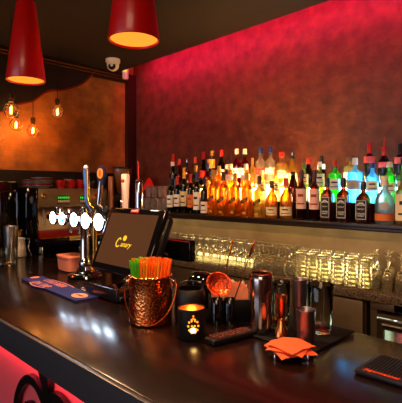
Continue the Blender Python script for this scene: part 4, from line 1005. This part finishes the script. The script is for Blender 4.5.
# ------------------------------------------------------------------ remote control
pa = at_z(208.5, 345.5, BAR); pb = at_z(252, 334.5, BAR)
dv = (pb-pa); ang = math.atan2(dv.y, dv.x); L = dv.length
rc_ = thing('remote_control', 'black remote control with red buttons lying on the bar', 'remote control', ((pa.x+pb.x)/2, (pa.y+pb.y)/2, BAR+.001), ang)
MB().rbox(-L/2, L/2, -.024, .024, 0, .02, .007, 3).obj('body', BLACK, rc_)
bts = []
for i in range(11):
    for jx in range(3):
        MB().rbox(-L/2+.018+i*(L-.04)/10-.004, -L/2+.018+i*(L-.04)/10+.004, -.014+jx*.014-.004, -.014+jx*.014+.004, .0195, .0225, .001, 1).obj('button', mat('red_button' if (i+jx) % 3 else 'grey_button', '#74261a' if (i+jx) % 3 else '#3a2c2a', .4), rc_)
# ------------------------------------------------------------------ bar mat with shakers and glasses

mm = thing('service_mat', 'black rubber service mat under the shakers and glasses', 'bar mat', (0, 0, 0))
MB().rbox(-.89, -.62, 1.048, 1.312, BAR+.001, BAR+.007, .003).obj('mat_base', RUBBER, mm)
m = MB()
for k in range(14): m.box(-.88, -.63, 1.058+k*.0185, 1.063+k*.0185, BAR+.0065, BAR+.0076)
m.obj('ribs', RUBBER, mm)
MZ = BAR+.0082
def on_mat(u, v): 
    q = at_z(u, v, MZ); return (q.x, q.y, MZ)
t = thing('cocktail_shaker', 'tall polished steel shaker tin with copper glowing rim', 'shaker', on_mat(261.2, 331.5))
MB().lathe([(0, 0), (.030, 0), (.0325, .004), (.0345, .02), (.0375, .10), (.0385, .165), (.036, .178), (.033, .183), (.031, .183), (.0345, .176), (.036, .165), (.031, .006), (0, .006)], 36).obj('tin_body', mat('polished_steel', '#b5a7a0', .16, 1.), t)
MB().lathe([(.0332, .1835), (.0335, .186), (.031, .1865), (.0305, .1835), (.0332, .1835)], 32).obj('rim_ring', COPPER, t)
t = thing('jigger', 'copper double jigger standing before the clear beer glass', 'jigger', on_mat(281, 336))
MB().lathe([(0, .003), (.017, 0), (.0235, 0), (.0235, .002), (.019, .018), (.010, .044), (.007, .050), (.007, .054), (.010, .062), (.0165, .10), (.0195, .124), (.0185, .124), (.015, .10), (.008, .062), (0, .06)], 28).obj('cups', COPPER, t)
MB().lathe([(.0072, .048), (.0095, .050), (.0095, .054), (.0072, .056)], 20).obj('collar', COPPER, t)
def pint(label, loc, r, h, fill=None):
    t = thing('beer_glass', label, 'glass', loc)
    MB().lathe(tumbler_profile(r, h, .80, .0025, .012), 28).obj('glass_body', GLASS, t)
    if fill: MB().lathe([(0, .0125), (r*.80-.0032, .0155), (r*.85-.0036, fill), (0, fill)], 28).obj('drink', tinted('red_cordial', '#c03018', .6), t)
    return t
pint('clear glass behind the copper jigger, red at its base', on_mat(281, 328), .031, .150, .03)
pint('wide clear glass right of the dark tin, red at its base', on_mat(320.5, 331.5), .041, .150, .022)
def tin(label, loc, r, h, taper=.86):
    t = thing('bar_tin', label, 'tin', loc)
    MB().lathe([(0, 0), (r*taper*.97, 0), (r*taper, .004), (r, h-.004), (r*1.03, h-.002), (r, h), (r-.0015, h-.002), (r*taper-.0015, .006), (0, .006)], 32).obj('tin_body', mat('rosy_dark_steel', '#94888a', .36, 1.), t)
    MB().lathe([(0, h-.03), (r*.94, h-.03), (r*.94, h-.0285), (0, h-.0285)], 24).obj('inner_shade_disc', MBLACK, t)  # black disc inside the tin paints its inner shade
    return t
tin('tall dark steel shaker tin between the two clear glasses', on_mat(300, 331), .0245, .165)
tin('short dark steel tin in front of the wide clear glass', on_mat(306, 342.5), .0275, .098, .92)
# orange star-shaped napkins on a low glass dish
p = at_z(290, 356, BAR)
t = thing('coaster_dish', 'low dark glass dish with two bright feet under orange napkins', 'dish', (p.x, p.y, BAR+.001), PI/4)
MB().lathe([(0, .004), (.026, .004), (.034, .010), (.036, .016), (.0335, .016), (.031, .012), (.024, .008), (0, .008)], 28).obj('dish_bowl', GBLACK, t)
for xx in (-.046, .042): MB().lathe([(0, 0), (.004, 0), (.005, .004), (.004, .010), (.003, .014), (0, .014)], 12, c=(xx, -.030, 0)).tube([(xx, -.03, .009), (xx*.66, -.02, .010)], .002).obj('foot', CHROME, t)
ORN = mat('orange_napkin', '#ee5f30', .75, bump=(40, .3, 'noise'))
for k, (rot, wd, lab) in enumerate(((.30, .053, 'orange paper napkin, lowest of the star-shaped stack on the dish'), (1.02, .051, 'orange paper napkin, middle of the star-shaped stack on the dish'), (.66, .049, 'orange paper napkin, top of the star-shaped stack on the dish'))):
    m = MB(); n = 8; vs = []; fs = []
    for th in (0, .0012):
        for i in range(n+1):
            for jx in range(n+1):
                x = -wd+2*wd*i/n; y = -wd+2*wd*jx/n; d_ = math.hypot(x, y)
                vs.append((x, y, th-.45*max(0, d_-.038)**1.2+.0012*math.sin(i*1.7+jx+k)))
    N = (n+1)**2
    for i in range(n):
        for jx in range(n):
            a0 = i*(n+1)+jx; fs += [(a0, a0+1, a0+n+2, a0+n+1), (N+a0, N+a0+n+1, N+a0+n+2, N+a0+1)]
    edge = [(i*(n+1)) for i in range(n+1)]
    for E in (edge, [q+n for q in edge], list(range(n+1)), [n*(n+1)+q for q in range(n+1)]):
        for a0, b0 in zip(E, E[1:]): fs.append((a0, b0, N+b0, N+a0))
    m.add(vs, fs)
    o = m.obj('paper_napkin', ORN, None, (p.x, p.y, BAR+.0225+k*.006), PI/4+rot); tag(o, lab, 'napkin', 'orange napkins on the low dish')
# ribbed mat with orange lettering at the right front
A_ = at_z(354, 374, BAR); B_ = at_z(377.5, 357.5, BAR)
bw_ = B_.y-A_.y
lm = thing('drip_mat', 'black ribbed rubber drip mat with orange lettering at the right front of the bar', 'bar mat', (A_.x, A_.y, BAR+.001), 0)
Lm = .36
MB().rbox(0, Lm, 0, bw_, 0, .012, .004, 2).obj('mat_base', mat('mat_black', '#121219', .45), lm)
m = MB()
for k in range(int((Lm-.02)/.008)): m.box(.012+k*.008, .0155+k*.008, .030, bw_-.010, .0115, .0132)
m.obj('ribs', RUBBER, lm)
text('lettering', 'Jägermeister', .018, emat('lettering_orange', '#ff5a22', .0) if False else mat('print_orange', '#ff5420', .5), lm, basis((.062, .016, .0128), (1, 0, 0), (0, 1, 0)), width=.085)
# ------------------------------------------------------------------ lights
def light(name, kind, loc, e, col, size=None, rot=None, sy=None):
    l = bpy.data.lights.new(name, kind); l.energy = e; l.color = col[:3]
    if kind == 'AREA':
        l.size = size
        if sy: l.shape = 'RECTANGLE'; l.size_y = sy
    elif size is not None: l.shadow_soft_size = size
    o = bpy.data.objects.new(name, l); C.objects.link(o); o.location = loc
    if rot: o.rotation_euler = rot
    return o
for nm, q in (('overhead_beam', l1), ('overhead_beam', l2)):
    light(nm, 'AREA', (q.x, q.y, 2.07), 15, (1, .56, .28), .15, (0, 0, 0)).data.shape = 'DISK'
light('overhead_beam', 'AREA', (-.4, .87, 2.07), 9, (1, .50, .25), .15, (0, 0, 0)).data.shape = 'DISK'  # added beam with no lamp body, lights the near right of the counter
for p_ in bl: light('bulb_light', 'POINT', (p_.x, p_.y, p_.z), 1.1, (1, .56, .2), .045)
light('room_fill', 'AREA', (.6, -1.4, 2.6), 62, (1, .60, .38), 1.6, (.45, 0, .3))  # unseen fill added behind the viewer to brighten the bar
light('fridge_fill', 'POINT', (fx0+.2, 2.0, zt-.03), .5, (.9, 1, .95), .02)  # point light added inside the lit fridge, brightens the can front
light('candle_light', 'POINT', (ch.location.x, ch.location.y, BAR+.065), .25, (1, .5, .15), .01)
light('assumed_daylight_fill', 'AREA', (-1.5, FRONT+.06, 1.6), 20, (.75, .86, 1), 3.1, (PI/2, 0, 0), 1.2)  # unseen area light added at the assumed window, stands in for daylight
w_ = bpy.data.worlds.new('World'); bpy.context.scene.world = w_; w_.use_nodes = True
w_.node_tree.nodes['Background'].inputs[0].default_value = (.02, .015, .012, 1); w_.node_tree.nodes['Background'].inputs[1].default_value = 1
# ------------------------------------------------------------------ camera
cd_ = bpy.data.cameras.new('camera'); co = bpy.data.objects.new('camera', cd_); C.objects.link(co)
co.location = (0, 0, EYE); co.rotation_euler = (PI/2, 0, PI/4)
cd_.sensor_fit = 'HORIZONTAL'; cd_.sensor_width = 36; cd_.lens = 36*FPX/402
cd_.shift_y = -(201.5-CV)/402; cd_.clip_start = .02
sc = bpy.context.scene; sc.camera = co
sc.view_settings.view_transform = 'Standard'; sc.view_settings.look = 'None'; sc.view_settings.gamma = 1; sc.view_settings.exposure = 0; sc.view_settings.use_curve_mapping = False
sc.cycles.max_bounces = 16; sc.cycles.transmission_bounces = 14; sc.cycles.transparent_max_bounces = 24; sc.cycles.glossy_bounces = 6; sc.cycles.diffuse_bounces = 4
sc.cycles.use_denoising = True; sc.cycles.sample_clamp_indirect = 8
